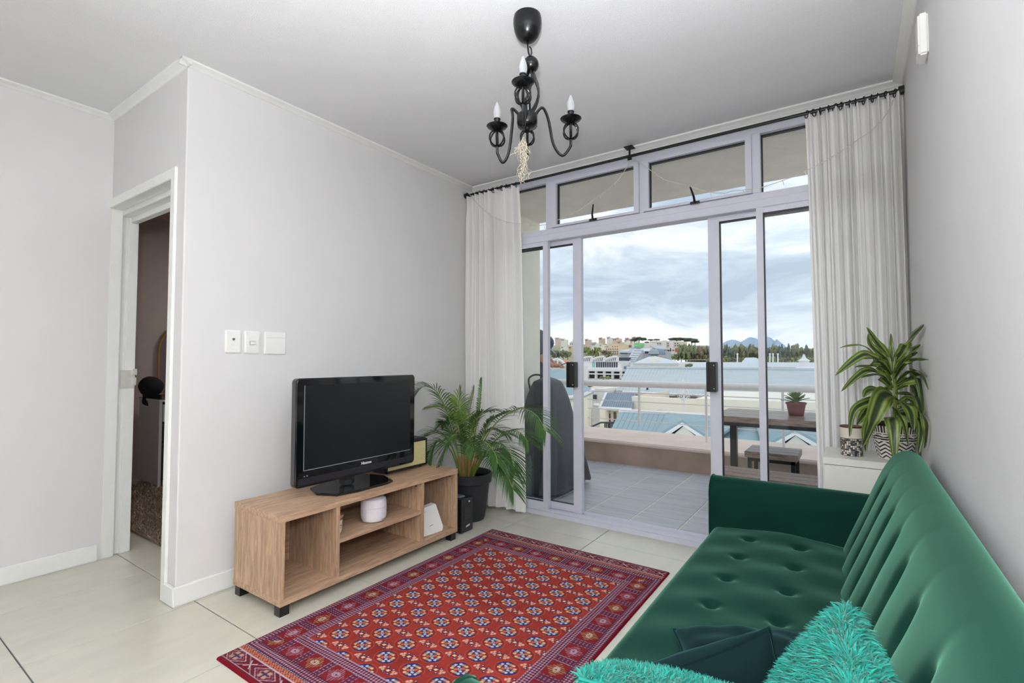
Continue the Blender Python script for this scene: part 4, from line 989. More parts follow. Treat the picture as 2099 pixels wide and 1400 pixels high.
fronds = [
 (pth((950,985,2.78),(934,905,2.76),(918,850,2.68),(897,806,2.58),(872,792,2.50),(855,803,2.44)), .13, 0, .30),
 (pth((960,985,2.80),(972,900,2.80),(982,835,2.80),(987,776,2.80)), .035, 0, .45),
 (pth((958,985,2.80),(962,910,2.80),(962,850,2.80),(972,800,2.82)), .12, 1, .35),
 (pth((966,985,2.78),(990,910,2.74),(1022,862,2.68),(1064,838,2.60),(1098,850,2.52),(1119,884,2.46)), .15, 0, .36),
 (pth((966,985,2.78),(998,925,2.70),(1030,890,2.64),(1062,885,2.56),(1082,905,2.52)), .13, 0, .30),
 (pth((966,985,2.78),(992,930,2.66),(1022,908,2.58),(1046,930,2.54),(1054,966,2.52)), .13, 0, .28),
 (pth((962,985,2.76),(985,935,2.64),(1015,940,2.52),(1038,970,2.46),(1052,1004,2.44)), .12, 0, .30),
 (pth((948,985,2.76),(926,915,2.66),(900,888,2.58),(876,893,2.52),(858,905,2.48)), .13, 0, .30),
 (pth((946,985,2.76),(925,925,2.60),(900,905,2.52),(884,925,2.46),(878,955,2.44)), .11, 0, .30),
 (pth((950,985,2.78),(943,895,2.76),(930,852,2.70),(910,836,2.64),(884,834,2.58)), .11, 1, .34),
 (pth((962,985,2.82),(984,905,2.84),(1006,865,2.86),(1034,846,2.86)), .11, 0, .34),
 (pth((955,985,2.76),(950,915,2.62),(938,890,2.52),(918,905,2.44),(908,940,2.42)), .11, 0, .30),
 (pth((958,985,2.82),(950,890,2.88),(940,835,2.90),(945,800,2.92)), .12, 1, .35),
 (pth((962,985,2.72),(972,925,2.58),(990,905,2.48),(1012,925,2.42),(1020,950,2.40)), .11, 0, .28),
 (pth((948,985,2.80),(930,900,2.84),(905,865,2.84),(880,868,2.80)), .11, 0, .30),
 (pth((956,985,2.74),(958,930,2.62),(962,900,2.54),(972,925,2.44)), .10, 0, .30),
 (pth((960,985,2.84),(990,900,2.88),(1012,880,2.90),(1040,890,2.90)), .12, 0, .30),
 (pth((958,985,2.80),(965,890,2.80),(985,850,2.80),(1008,842,2.80)), .11, 0, .30),
 (pth((952,985,2.80),(945,905,2.80),(938,870,2.78),(925,860,2.74)), .11, 0, .30),
 (pth((966,985,2.74),(985,940,2.62),(1010,925,2.54),(1034,955,2.48)), .11, 0, .30)]
for pts, ll, young, st0 in fronds:
    cp_ = frame_tube(pts, 9); n = len(cp_)
    fr = obj('frond', MB().tube(cp_, [.0048*(1-.8*i/(n-1))+.0008 for i in range(n)], 6), M_stalk, pm, smooth=True)
    mb = MB(); m_ = 34
    for i in range(m_):
        t = st0+(1-st0)*(i+.5)/m_; f = t*(n-1); i0 = min(int(f), n-2); p = cp_[i0].lerp(cp_[i0+1], f-i0); tg = (cp_[min(i0+2, n-1)]-cp_[max(i0-1, 0)]).normalized()
        up = Vector((0, 0, 1)); sd = tg.cross(up); sd = sd.normalized() if sd.length > .05 else Vector((1, 0, 0)); nu_ = sd.cross(tg).normalized()
        s_ = (t-st0)/(1-st0); ln = 1.12*ll*(.55+.75*math.sin(math.pi*min(1, s_*.8+.15)))*random.uniform(.85, 1.12)
        for sg in (-1, 1):
            d = (tg*(.70+.5*s_)+sd*sg*(.90-.20*s_)+nu_*.30+Vector((0, 0, random.uniform(-.12, .12)))).normalized()
            wv = d.cross(nu_).normalized(); hw = .0040*random.uniform(.8, 1.15)
            prev = None; q0 = len(mb.v)
            for j, tt in enumerate((0, .25, .5, .75, 1)):
                c = p+d*(ln*tt)+Vector((0, 0, -.38*ln*tt*tt)); w_ = hw*(.35, 1, .95, .6, .04)[j]
                c = Vector((max(c.x, XL+.014), min(c.y, 3.02), c.z)); mb.v += [(max(q_.x, XL+.006), q_.y, q_.z) for q_ in (c-wv*w_, c+nu_*(-.0012 if 0 < j < 4 else 0), c+wv*w_)]
                if j:
                    a = q0+(j-1)*3; mb.f += [(a, a+1, a+4, a+3), (a+1, a+2, a+5, a+4)]
    obj('leaflets', mb, M_frondl if young else M_frond, fr, smooth=True, kind='stuff')

# ------------------------------------------------------------------ white cabinet, cup, dracaena
CZ = .70
M_cab = mat('white_laminate', (222, 222, 212), .4, var=.01)
cb = thing('cabinet', (.05, 2.83, 0), 'small white cabinet in the corner behind the sofa arm, carrying two pots', 'cabinet')
obj('top', B(-.130, XR-.018, 2.665, 2.995, CZ-.030, CZ), M_cab, cb, bevel=.0015)
obj('body', B(-.126, XR-.02, 2.672, 2.99, .02, CZ-.033), M_cab, cb, bevel=.001)
obj('door', B(-.120, XR-.026, 2.660, 2.671, .04, CZ-.038), M_cab, cb, bevel=.0015)
obj('plinth', B(-.11, XR-.03, 2.69, 2.98, 0, .02), M_cab, cb)
def bandcol(name, fn, rough=.5):
    pass
def pot_mesh(fnr, c, z0, z1, seg, rows, colfn):
    VV, CC = [], []
    for j in range(rows+1):
        v = j/rows; r_ = fnr(v)
        for i in range(seg):
            t = 2*math.pi*i/seg; VV.append((c[0]+r_*math.cos(t), c[1]+r_*math.sin(t), z0+(z1-z0)*v)); CC.append(lin(colfn(i/seg, v)))
    F_ = [(j*seg+i, j*seg+(i+1) % seg, (j+1)*seg+(i+1) % seg, (j+1)*seg+i) for j in range(rows) for i in range(seg)]
    return VV, F_, np.array(CC)
M_cer = vcol('painted_ceramic', .35, spec=.5)
ddx = at(1833, 880, 2.80); dcx, dcy = ddx.x, 2.80
def pr_(v): return .058+.034*v**.8
def pc(u, v):
    W, K = (232, 226, 216), (26, 28, 30)
    if v > .955: return K
    if v > .76: return K if (u*46) % 1 < .5 else W
    if .70 < v < .725: return K if (u*15) % 1 < .8 else W
    zt = abs((u*9) % 1-.5)*2
    if v > .52: 
        a = .61+.06*(zt-.5); b = .61-.06*(zt-.5)
        if abs(v-.66+.035*zt) < .014+.014*(1-zt) or abs(v-.575-.0*zt) < .013+.012*zt: return K
        return W
    k = (v-.10*zt)*9.5
    return K if k % 1 < .42 and v > .03 else W
dpz1 = .858
VV, F_, CC = pot_mesh(pr_, (dcx, dcy), CZ+.001, dpz1, 276, 90, pc)
dr_ = thing('potted_dracaena', (dcx, dcy, CZ), 'striped-leaf dracaena in a black and white zigzag pot on the white cabinet', 'plant')
npmesh('pot', VV, F_, M_cer, dr_, CC, True)
obj('pot_lining', MB().lathe([(.092, dpz1), (.086, dpz1), (.080, dpz1-.03), (.0001, dpz1-.03)], (dcx, dcy, 0), 40).lathe([(.057, CZ+.0005), (.0001, CZ+.0005)], (dcx, dcy, 0), 30), M_soil, dr_, smooth=True)
ccx = at(1746, 930, 2.80).x
def cc_(u, v):
    W, K = (222, 214, 200), (44, 44, 46)
    if v > .965: return (70, 40, 28)
    if v > .58: return W if v > .60 else K
    if .50 < v < .55: return K
    gx, gy = (u*34) % 1, (v*17) % 1
    h = (math.sin(math.floor(u*34)*12.9+math.floor(v*17)*78.2)*43758) % 1
    if gx < .16 or gy < .2: return K
    return W if h > .62 else ((120, 118, 116) if h > .25 else K)
VV, F_, CC = pot_mesh(lambda v: .043+.003*v, (ccx, 2.80), CZ+.001, .832, 200, 80, cc_)
cu_ = thing('printed_pot', (ccx, 2.80, CZ), 'small cream cup-like pot with a dark printed lower half on the white cabinet', 'pot')
npmesh('body', VV, F_, M_cer, cu_, CC, True)
obj('rim', MB().lathe([(.046, .832), (.044, .835), (.041, .832), (.039, .80), (.0001, .80)], (ccx, 2.80, 0), 32).lathe([(.0001, CZ+.0005), (.043, CZ+.0005)], (ccx, 2.8, 0), 30), mat('brown_rim', (84, 56, 42), .5), cu_, smooth=True)
def atc(px, py, Y):
    p = at(px, py, Y)
    while p.x > .214 and Y > .5: Y -= .01; p = at(px, py, Y)
    return p
M_leaf = vcol('variegated_leaf', .38, trans=.22, spec=.5)
sbase = at(1832, 872, 2.80); stop = at(1829, 742, 2.80)
obj('stem', MB().tube(frame_tube([Vector((dcx, dcy, dpz1-.04)), at(1833, 850, 2.80), at(1836, 800, 2.80), stop], 5), .0075, 8), M_stalk, dr_, smooth=True)
leaves = [ # ((px, py, Y)...), half width m, twist
 (((1829,745,2.80),(1846,722,2.78),(1862,696,2.76),(1893,665,2.74)), .020, .9),
 (((1827,748,2.80),(1812,722,2.76),(1795,700,2.74),(1776,671,2.72)), .018, .9),
 (((1826,750,2.80),(1806,728,2.74),(1785,708,2.72),(1779,684,2.72)), .018, .8),
 (((1826,752,2.80),(1800,734,2.72),(1765,708,2.68),(1722,713,2.64)), .013, .3),
 (((1826,758,2.80),(1798,738,2.72),(1765,735,2.66),(1745,730,2.62)), .012, .3),
 (((1827,768,2.80),(1800,742,2.70),(1768,728,2.60),(1712,770,2.54)), .024, .55),
 (((1828,780,2.80),(1806,758,2.72),(1782,750,2.66),(1752,753,2.60)), .013, .3),
 (((1829,795,2.80),(1803,768,2.70),(1770,762,2.60),(1724,803,2.52)), .019, .5),
 (((1829,800,2.80),(1810,775,2.76),(1790,768,2.70),(1765,775,2.66)), .012, .3),
 (((1830,812,2.80),(1798,800,2.70),(1778,802,2.62),(1770,815,2.60)), .017, .5),
 (((1829,815,2.80),(1786,822,2.66),(1750,842,2.58),(1741,896,2.54)), .017, .8),
 (((1829,810,2.78),(1808,812,2.64),(1792,850,2.58),(1768,915,2.56)), .034, .8),
 (((1829,812,2.78),(1798,838,2.66),(1776,880,2.60),(1774,926,2.58)), .022, .9),
 (((1829,820,2.80),(1790,830,2.70),(1770,850,2.66),(1756,872,2.64)), .020, .9),
 (((1829,820,2.80),(1800,840,2.72),(1778,860,2.70),(1772,880,2.68)), .022, .9),
 (((1834,818,2.78),(1850,826,2.64),(1866,846,2.58),(1872,882,2.56)), .026, .7),
 (((1834,800,2.80),(1862,776,2.70),(1884,780,2.62),(1893,850,2.56)), .026, .9),
 (((1833,778,2.80),(1850,748,2.70),(1872,738,2.62),(1903,738,2.56)), .014, .4),
 (((1832,768,2.80),(1850,740,2.74),(1866,722,2.68),(1886,706,2.64)), .015, .6),
 (((1834,788,2.80),(1856,765,2.72),(1880,760,2.64),(1900,774,2.58)), .014, .4),
 (((1835,808,2.80),(1872,812,2.70),(1884,830,2.64),(1888,862,2.60)), .026, .9),
 (((1832,856,2.76),(1829,862,2.60),(1832,885,2.54),(1834,948,2.52)), .024, .05),
 (((1836,848,2.78),(1868,850,2.66),(1888,872,2.60),(1882,930,2.56)), .022, .8),
 (((1836,838,2.78),(1872,838,2.68),(1898,866,2.60),(1894,918,2.56)), .022, .8),
 (((1829,748,2.80),(1828,735,2.80),(1827,715,2.80),(1826,683,2.80)), .011, .0),
 (((1829,758,2.79),(1828,735,2.72),(1829,738,2.66),(1829,762,2.64)), .015, .0),
 (((1831,765,2.80),(1846,745,2.82),(1866,728,2.84),(1880,722,2.84)), .014, .5),
 (((1833,800,2.82),(1858,782,2.86),(1876,800,2.88),(1880,830,2.88)), .020, .8),
 (((1836,830,2.80),(1862,822,2.80),(1880,835,2.80),(1886,870,2.80)), .022, .9),
 (((1830,835,2.78),(1838,845,2.64),(1852,868,2.58),(1862,915,2.56)), .014, .6),
 (((1836,790,2.80),(1868,770,2.76),(1890,770,2.70),(1902,800,2.66)), .010, .6),
 (((1830,790,2.82),(1812,800,2.86),(1806,820,2.88),(1808,845,2.88)), .018, .9)]
for pts, hw, tw_ in leaves:
    cp_ = frame_tube([atc(*p) for p in pts], 7); n = len(cp_); VV, CC = [], []
    for i, p in enumerate(cp_):
        t = i/(n-1); tg = (cp_[min(i+1, n-1)]-cp_[max(i-1, 0)]).normalized(); toc = (EYE-p).normalized()
        a_ = tg.cross(Vector((0, 0, 1))); a_ = a_.normalized() if a_.length > .1 else Vector((1, 0, 0)); b_ = tg.cross(Vector((.55, -.80, .2))).normalized()
        if a_.dot(b_) < 0: a_ = -a_
        sd = (a_*(1-tw_)+b_*tw_).normalized(); nm = sd.cross(tg).normalized()
        w_ = hw*1.18*(math.sin(math.pi*(t**.8*.93+.07))**.75)*(1 if t > .25 else .45+2.2*t)
        for k in range(9):
            s_ = (k-4)/4; q = p+sd*(w_*s_)+nm*(.25*w_*abs(s_)+.0025*math.sin(t*14+k)*abs(s_)); q.x = min(q.x, .221); VV.append(tuple(q))
            a = abs(s_); c = (56, 78, 46) if a < .4 else ((164, 178, 100) if a < .62 else ((82, 116, 46) if a < .85 else (142, 166, 60)))
            f = 1.0-.16*t+random.uniform(-.05, .05); CC.append(lin(tuple(min(255, x*f) for x in c)))
    F_ = [(i*9+k, i*9+k+1, (i+1)*9+k+1, (i+1)*9+k) for i in range(n-1) for k in range(8)]
    npmesh('leaf', VV, F_, M_leaf, dr_, np.array(CC), True)

# ------------------------------------------------------------------ bedroom things
DRX0, DRX1, DRY, DRZ = -5.46, -5.02, 1.83, .765
M_dres = mat('white_painted_board', (196, 196, 198), .5, var=.01)
dz = thing('dresser', (-5.24, 2.4, 0), 'white dressing table in the bedroom seen through the open doorway', 'dresser')
obj('side_panel', B(DRX0, DRX1, DRY, DRY+.018, .04, DRZ), M_dres, dz, bevel=.001)
obj('side_panel', B(DRX0, DRX1, 2.98, 3.0, 0.0, DRZ), M_dres, dz)
obj('top', B(DRX0, DRX1+.01, DRY-.005, 3.0, DRZ, DRZ+.02), M_dres, dz, bevel=.001)
obj('glass_top', B(DRX0, DRX1+.01, DRY-.004, 3.0, DRZ+.02, DRZ+.025), mat('smoked_glass', (60, 56, 58), .1), dz)
obj('front_post', B(DRX1-.025, DRX1+.004, DRY-.001, DRY+.022, .0, DRZ), M_dres, dz)
obj('back_panel', B(DRX0, DRX0+.01, DRY+.02, 2.98, .04, DRZ), M_dres, dz)
obj('divider', B(DRX0+.01, DRX1-.01, 2.20, 2.215, .04, DRZ), M_dres, dz)
for k, z in enumerate((.08, .25, .42, .59)):
    dq = obj('drawer', B(DRX1-.36, DRX1-.012, DRY+.024, 2.195, z, z+.15), mat('plum_drawer', (96, 60, 74), .6), dz, bevel=.002)
    obj('drawer_front', B(DRX1-.012, DRX1, DRY+.03, 2.192, z, z+.15), M_dres if k == 3 else mat('dark_drawer_front', (50, 40, 46), .5), dq)
# cap
M_bcap = mat('black_cotton_cap', (14, 14, 16), .9, var=.1)
c0 = Vector((-5.275, 1.865, DRZ+.115)); ck = thing('cap', (c0.x, c0.y, DRZ+.025), 'black baseball cap with red embroidery hanging at the near end of the dressing table', 'cap')
Mc = Matrix.Rotation(R(34), 3, 'Z') @ Matrix.Rotation(R(62), 3, 'X')
obj('crown', MB().lathe([(.088, -.02), (.092, .0), (.090, .04), (.075, .085), (.045, .112), (.0001, .12)], c0, 24, Mc), M_bcap, ck, smooth=True)
obj('peak', MB().grid(lambda u, v: c0+Mc @ Vector((.085*math.cos(math.pi*u), -.06-.10*v*max(0, math.sin(math.pi*u))**.5, -.02-.02*v)), 14, 4).grid(lambda u, v: c0+Mc @ Vector((.085*math.cos(math.pi*u), -.06-.10*v*max(0, math.sin(math.pi*u))**.5, -.024-.02*v)), 14, 4), M_bcap, ck, smooth=True)
M_red = mat('red_embroidery', (200, 40, 44), .7)
q = c0+Vector((.035, -.092, -.01))
mb = MB()
for a, b, c_, d in ((-.05, .0, -.03, .008), (-.02, -.008, -.008, .03), (-.008, .01, .006, .026), (.012, .0, .022, .034), (.022, .012, .036, .022)): mb.box(q.x+a, q.x+c_, q.y-.003, q.y+.004, q.z+b, q.z+d)
obj('embroidery', mb, M_red, ck)
# basket with white tissue
kb = thing('small_basket', (-5.10, 1.94, DRZ+.025), 'small pink woven basket on the dressing table', 'basket')
obj('basket', MB().lathe([(.036, DRZ+.026), (.046, DRZ+.04), (.048, DRZ+.10), (.045, DRZ+.10), (.040, DRZ+.05), (.0001, DRZ+.045)], (-5.10, 1.94, 0), 22), mat('pink_weave', (176, 96, 104), .7, var=.25, scale=90), kb, smooth=True)
obj('earbud', MB().ball((-5.11, 1.925, DRZ+.112), .009, 8).ball((-5.085, 1.96, DRZ+.115), .009, 8), M_white, kb, smooth=True)
# mirror
mi = thing('arched_mirror', (-5.54, 2.3, .80), 'arched mirror with a thin gold frame behind the dressing table', 'mirror')
def arch(off):
    y0, y1, zt = 2.00+off, 2.60-off, 1.22; r_ = (y1-y0)/2; yc = (y0+y1)/2
    return [(y0, .80+off)]+[(yc-r_*math.cos(math.pi*k/24), zt+r_*math.sin(math.pi*k/24)) for k in range(25)]+[(y1, .80+off)]
obj('gold_frame', MB().tube([(-5.53, y, z) for y, z in arch(0)], .011, 8, closed=True), mat('brushed_gold', (190, 150, 96), .35, .8), mi, smooth=True)
obj('mirror_glass', MB().slab([(-5.545, y, z) for y, z in arch(.006)], (.006, 0, 0)), mat('mirror_silver', (150, 140, 146), .05, .95), mi)
# shaggy bedroom rug
n = 26000; rg = np.random.default_rng(9)
X0, X1_, Y0_, Y1_ = -5.3, -3.05, 1.30, 3.2
bx = rg.uniform(X0, X1_, n); by = rg.uniform(Y0_, Y1_, n)
br = obj('shaggy_rug', B(X0, X1_, Y0_, Y1_, 0.001, .012), mat('rug_backing', (120, 104, 92), .95), label='shaggy taupe rug on the bedroom floor beyond the doorway', cat='rug')
d = rg.normal(0, .6, (n, 3)); d[:, 2] = np.abs(d[:, 2])*.8+.5; d /= np.linalg.norm(d, axis=1)[:, None]
sd = np.cross(d, rg.normal(0, 1, (n, 3))); sd /= np.linalg.norm(sd, axis=1)[:, None]
p0 = np.stack([bx, by, np.full(n, .01)], 1); ln = rg.uniform(.025, .045, n)[:, None]
VV = np.stack([p0-sd*.003, p0+sd*.003, p0+d*ln+sd*.002, p0+d*ln-sd*.002], 1).reshape(-1, 3); VV[:, 2] = np.maximum(VV[:, 2], .002)
FF = np.arange(n)[:, None]*4+np.array([[0, 1, 2, 3]])
cc = np.repeat(np.array(lin((150, 130, 114)))[None, :]*(.5+.9*rg.random(n))[:, None], 4, 0)
npmesh('pile', VV, FF, vcol('taupe_pile', .9), br, cc, kind='stuff')

# ------------------------------------------------------------------ the town beyond, distance haze mixed into the far colours
G0 = -14.0
M_teal_roof = mat('teal_sheet_roof', (194, 204, 208), .55, var=.05, scale=.8, bump=.1)
M_near_roof = mat('near_teal_sheet_roof', (146, 174, 182), .55, var=.05, scale=.8, bump=.1)
M_pale_roof = mat('pale_blue_sheet_roof', (214, 222, 226), .5, var=.04, scale=.5)
M_slate = mat('grey_blue_sheet_roof', (128, 144, 162), .55, var=.05, scale=.8)
M_creamw = mat('cream_render', (252, 246, 232), .9, var=.02, scale=.8)
M_whitew = mat('white_render', (244, 242, 240), .9, var=.02, scale=.5)
M_fasc = mat('white_fascia', (240, 240, 242), .6)
M_win = mat('dark_window_glass', (62, 70, 84), .2)
M_grnd = mat('far_ground', (178, 172, 150), .95, var=.25, scale=.06, detail=6)
M_hill = mat('built_up_hillside', (158, 158, 128), .95, var=.35, scale=.03, detail=8)
def rib_roof(name, a, b, c, d, th, mt, par, nrib=40):
    """sheet roof a-b (ridge, left-right), d-c (eave, left-right), with standing seams"""
    a, b, c, d = map(Vector, (a, b, c, d)); n = (b-a).cross(d-a).normalized()
    if n.z < 0: n = -n
    mb = MB().slab([a, b, c, d], -n*th); o = obj(name, mb, mt, par, clean=True)
    rb = MB()
    for k in range(1, nrib):
        t = k/nrib; p = a.lerp(b, t); q = d.lerp(c, t); w_ = (b-a).normalized()*(b-a).length*.0011
        rb.slab([p-w_, p+w_, q+w_, q-w_], n*th*.12)
    r_ = obj('seam', rb, mt, o, kind='stuff'); return o
def wallbox(name, px0, px1, pyt, Y, depth, mt, par, zb=G0, pyt2=None):
    a = at(px0, pyt, Y); b = at(px1, pyt if pyt2 is None else pyt2, Y)
    mb = MB(); mb.slab([(a.x, Y, zb), (b.x, Y, zb), (b.x, Y, b.z), (a.x, Y, a.z)], (0, depth, 0)); return obj(name, mb, mt, par, clean=True)
def winpx(px0, px1, py0, py1, Y, par, mt=None, dep=.15):
    a = at(px0, py0, Y); b = at(px1, py1, Y); return obj('window', B(a.x, b.x, Y-dep*.3, Y+dep, b.z, a.z), mt or M_win, par)
def bld(name, px, Y, label, cat='building', group=None):
    p = at(px, 740, Y); return thing(name, (p.x, Y+2, G0), label, cat, group)
struct('ground', MB().slab([(-900, 9, G0), (300, 9, G0), (300, 900, G0), (-900, 900, G0)], (0, 0, -1)), M_grnd)
# hillside rising to the skyline
def hill(u, v):
    px = 900+900*u; Y = 150+520*v; base = 742-34*v**.8
    base += 4*math.sin(u*7+1)+(-2 if px < 1300 else 3)*v
    return at(px, base, Y)+Vector((0, 0, -1.5*math.sin(v*9)*v))
hl = npmesh('hillside', [tuple(hill(i/60, j/20)) for j in range(21) for i in range(61)], [(j*61+i, j*61+i+1, (j+1)*61+i+1, (j+1)*61+i) for j in range(20) for i in range(60)], M_hill, None, None, True, kind='structure')
# distant mountain, its haze painted into the pale blue
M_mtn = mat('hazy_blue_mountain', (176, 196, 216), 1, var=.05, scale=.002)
prof_m = [(1440,716),(1476,706),(1490,699),(1500,696),(1508,697),(1518,701),(1526,697),(1534,692),(1540,691),(1550,694),(1558,698),(1564,694),(1572,690),(1580,692),(1588,699),(1592,695),(1600,701),(1612,711),(1630,716),(1660,718),(1700,722)]
fr_ = [at(a, b, 4000) for a, b in prof_m]; n = len(fr_)
VV = [tuple(p+Vector((0, -420, -(p.z+50)*.85))) for p in fr_]+[tuple(p+Vector((0, -160, -(p.z+50)*(.30+.12*((i*7) % 3))))) for i, p in enumerate(fr_)]+[tuple(p) for p in fr_]+[tuple(p+Vector((0, 500, -(p.z+50)*.9))) for p in fr_]
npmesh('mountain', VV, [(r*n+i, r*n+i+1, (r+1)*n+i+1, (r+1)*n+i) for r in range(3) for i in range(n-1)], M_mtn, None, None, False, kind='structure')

# A: long teal roof over cream walls
bA = bld('long_roofed_building', 1460, 48, 'long low cream building under the widest teal sheet roof, straight beyond the balcony')
rib_roof('roof', at(1285, 755, 62), at(1760, 760, 62), at(1760, 826, 46), at(1262, 800, 46), .3, M_teal_roof, bA, 60)
wallbox('wall', 1268, 1755, 806, 47.5, 12, M_creamw, bA, G0, 828)
a, b = at(1276, 804, 45.9), at(1756, 828, 45.9); obj('gutter', MB().tube([a, b], .16, 8), M_fasc, bA)
a, b = at(1276, 807, 46.4), at(1756, 832, 46.4); obj('soffit_shadow_board', MB().tube([a, b], .12, 6), mat('brown_board', (132, 112, 100), .7), bA)
obj('vent_pipe', MB().tube([at(1327, 802, 47), at(1327, 791, 47)], .1, 8), M_win, bA)
obj('ridge_cap', MB().tube([at(1285, 755, 62), at(1760, 760, 62)], .25, 6), M_teal_roof, bA)
# B: cream flat-topped block with a parapet
bB = bld('parapet_building', 1380, 36, 'plain cream flat-roofed block in front of the long teal roof')
a0, b0, c0_ = at(1295, 812, 36), at(1424, 818, 36), at(1424, 848, 36)
wallbox('wall', 1295, 1425, 812.5, 36, .5, M_creamw, bB, G0, 818.5)
wallbox('side_wall', 1295, 1297, 812.5, 36.3, 9, M_creamw, bB)
wallbox('tall_wall', 1425, 1760, 817, 35.4, 10, M_creamw, bB, G0, 828)
z = at(1300, 813, 36.5).z; xa, xb = at(1297, 813, 36.5).x, at(1424, 813, 36.5).x
obj('flat_roof', B(xa, xb, 36.5, 44, z-.9, z-.7), mat('orange_membrane', (206, 172, 140), .9, var=.2, scale=2), bB)
for k in range(9): xx_ = xa+2+k*1.15; obj('roof_unit', MB().lathe([(.32, z-.7), (.32, z-.15), (.0001, z+.02)], (xx_, 41.5, 0), 8), mat('dull_roof_unit', (118, 110, 106), .7), bB)
w_ = at(1346, 850, 35.9); text('lettering', 'TRADE BARN', .42, Matrix(((1,0,0,w_.x+1.1),(0,0,-1,35.97),(0,1,0,w_.z+.12),(0,0,0,1))), M_win, bB) if False else obj('name_strip', B(at(1346,846,35.9).x, at(1354,846,35.9).x, 35.9, 36.0, at(1346,844,35.9).z-.10, at(1346,842,35.9).z).box(at(1355.5,846,35.9).x, at(1361.5,846,35.9).x, 35.9, 36.0, at(1355,845.5,35.9).z-.08, at(1355,843.2,35.9).z), M_win, bB)
bA['label'] = bA['label']
# C: small slate-blue roof
bC = bld('small_roofed_house', 1265, 33, 'cream house with a small slate-blue roof and white eaves, left of the plain block')
rib_roof('roof', at(1243, 805, 39), at(1303, 806, 39), at(1294, 838.5, 33.5), at(1229, 834.5, 33.5), .22, M_slate, bC, 14)
obj('eave_board', MB().tube([at(1229, 836.5, 33.4), at(1295, 840.5, 33.4)], .14, 6).tube([at(1229, 836, 33.4), at(1243, 805, 39)], .12, 6), M_fasc, bC)
wallbox('wall', 1233, 1293, 840, 34, 5, M_creamw, bC, G0, 843)
wallbox('pillar', 1229, 1239, 838, 33.0, .8, M_creamw, bC)
winpx(1246, 1251, 848, 882, 33.95, bC, mat('brown_downpipe', (96, 74, 66), .7)); winpx(1258, 1263, 845, 876, 33.95, bC, mat('shaded_gap', (120, 104, 92), .9))
for k in range(8): obj('yard_rail', MB().tube([at(1240+3.6*k, 866, 31), at(1240+3.6*k, 884, 31)], .05, 5), M_win, bC)
obj('yard_rail', MB().tube([at(1205, 878, 31), at(1232, 866, 31), at(1270, 866, 31)], .06, 5), M_win, bC)
# D: nearest teal roof with two gables
bD = bld('gabled_roof_building', 1450, 24, 'nearest building, a wide teal roof with two cream gable ends below the balcony ledge')
rib_roof('roof', at(1270, 845, 29), at(1770, 870, 29), at(1770, 960, 21), at(1240, 905, 21), .2, M_near_roof, bD, 40)
obj('ridge_board', MB().tube([at(1270, 843.5, 29.05), at(1770, 868, 29.05)], .16, 6), M_fasc, bD)
wallbox('wall', 1262, 1765, 915, 22.5, 5, M_creamw, bD, G0, 950)
for ax_, ay_, lx_, ly_, rx_, ry_, rdx, rdy in ((1399.5, 862, 1345, 898, 1458, 902, 1437, 852), (1630, 880, 1568, 917, 1700, 922, 1676, 866)):
    A, Lq, Rq = at(ax_, ay_, 22), at(lx_, ly_, 22), at(rx_, ry_, 22); Rd = at(rdx, rdy, 27.5)
    g = obj('gable_wall', MB().slab([A+Vector((0, .1, -.25)), Lq+Vector((.3, .1, -.2)), (Lq.x+.3, 22.1, G0), (Rq.x-.3, 22.1, G0), Rq+Vector((-.3, .1, -.2))], (0, .3, 0)), M_creamw, bD, clean=True)
    obj('barge_board', MB().tube([Lq+Vector((0, 0, -.12)), A+Vector((0, 0, -.12)), Rq+Vector((0, 0, -.12))], .13, 4), M_fasc, bD)
    obj('gable_roof', MB().slab([A+Vector((0, -.1, .05)), Lq+Vector((-.1, -.1, .05)), Lq+Vector((-1.2, 5.5, .6)), Rd], (0, 0, -.12)).slab([A+Vector((0, -.1, .05)), Rq+Vector((.1, -.1, .05)), Rq+Vector((.6, 5.5, .6)), Rd], (0, 0, -.12)), M_near_roof, bD, clean=True)
# E: building on the left behind the covered barbecue
bE = bld('left_hip_roof_building', 1150, 36, 'cream building with a teal hipped roof at the left end of the view')
a, b, c_, d_, e2 = at(1090, 757, 44), at(1152, 756, 44), at(1217, 800, 34), at(1192, 811, 30), at(1030, 830, 30)
obj('roof', MB().slab([a, b, d_, e2], (0, 0, -.2)).slab([b, c_, d_], (0, 0, -.2)), M_near_roof, bE, clean=True)
obj('fascia', MB().tube([e2, d_, c_], .13, 5), M_fasc, bE)
mb = MB(); a, b = at(1191, 811, 30.3), at(1214, 802, 33.8); mb.slab([(a.x, 30.3, G0), (b.x, 33.8, G0), (b.x, 33.8, b.z-.1), (a.x, 30.3, a.z-.1)], (-.4, .1, 0)); mb.slab([(a.x-12, 30.3, G0), (a.x, 30.3, G0), (a.x, 30.3, a.z-.15), (a.x-12, 30.3, a.z-.15)], (0, .3, 0)); obj('wall', mb, M_creamw, bE, clean=True)
obj('downpipe', MB().tube([at(1210, 806, 33), at(1210, 875, 33)], .07, 6), M_fasc, bE)
bE2 = bld('cream_annexe', 1222, 44, 'narrow cream annexe with one dark window, beside the small slate-blue roof')
wallbox('wall', 1213, 1240, 797, 44, 4, M_whitew, bE2); winpx(1216, 1223, 809, 819, 43.95, bE2)
obj('canopy', MB().slab([at(1216, 830, 40), at(1240, 833, 40), at(1240, 827, 43), at(1218, 826, 43)], (0, 0, -.15)), M_fasc, bE2, clean=True)
bF0 = bld('pale_flat_roof', 1240, 60, 'pale flat terrace roof between the annexe and the long teal roof')
obj('roof_slab', MB().slab([at(1196, 800, 50), at(1275, 802, 50), at(1285, 780, 68), at(1250, 778, 68)], (0, 0, -.4)), mat('pale_terrace', (232, 220, 206), .9, var=.05, scale=.4), bF0, clean=True)
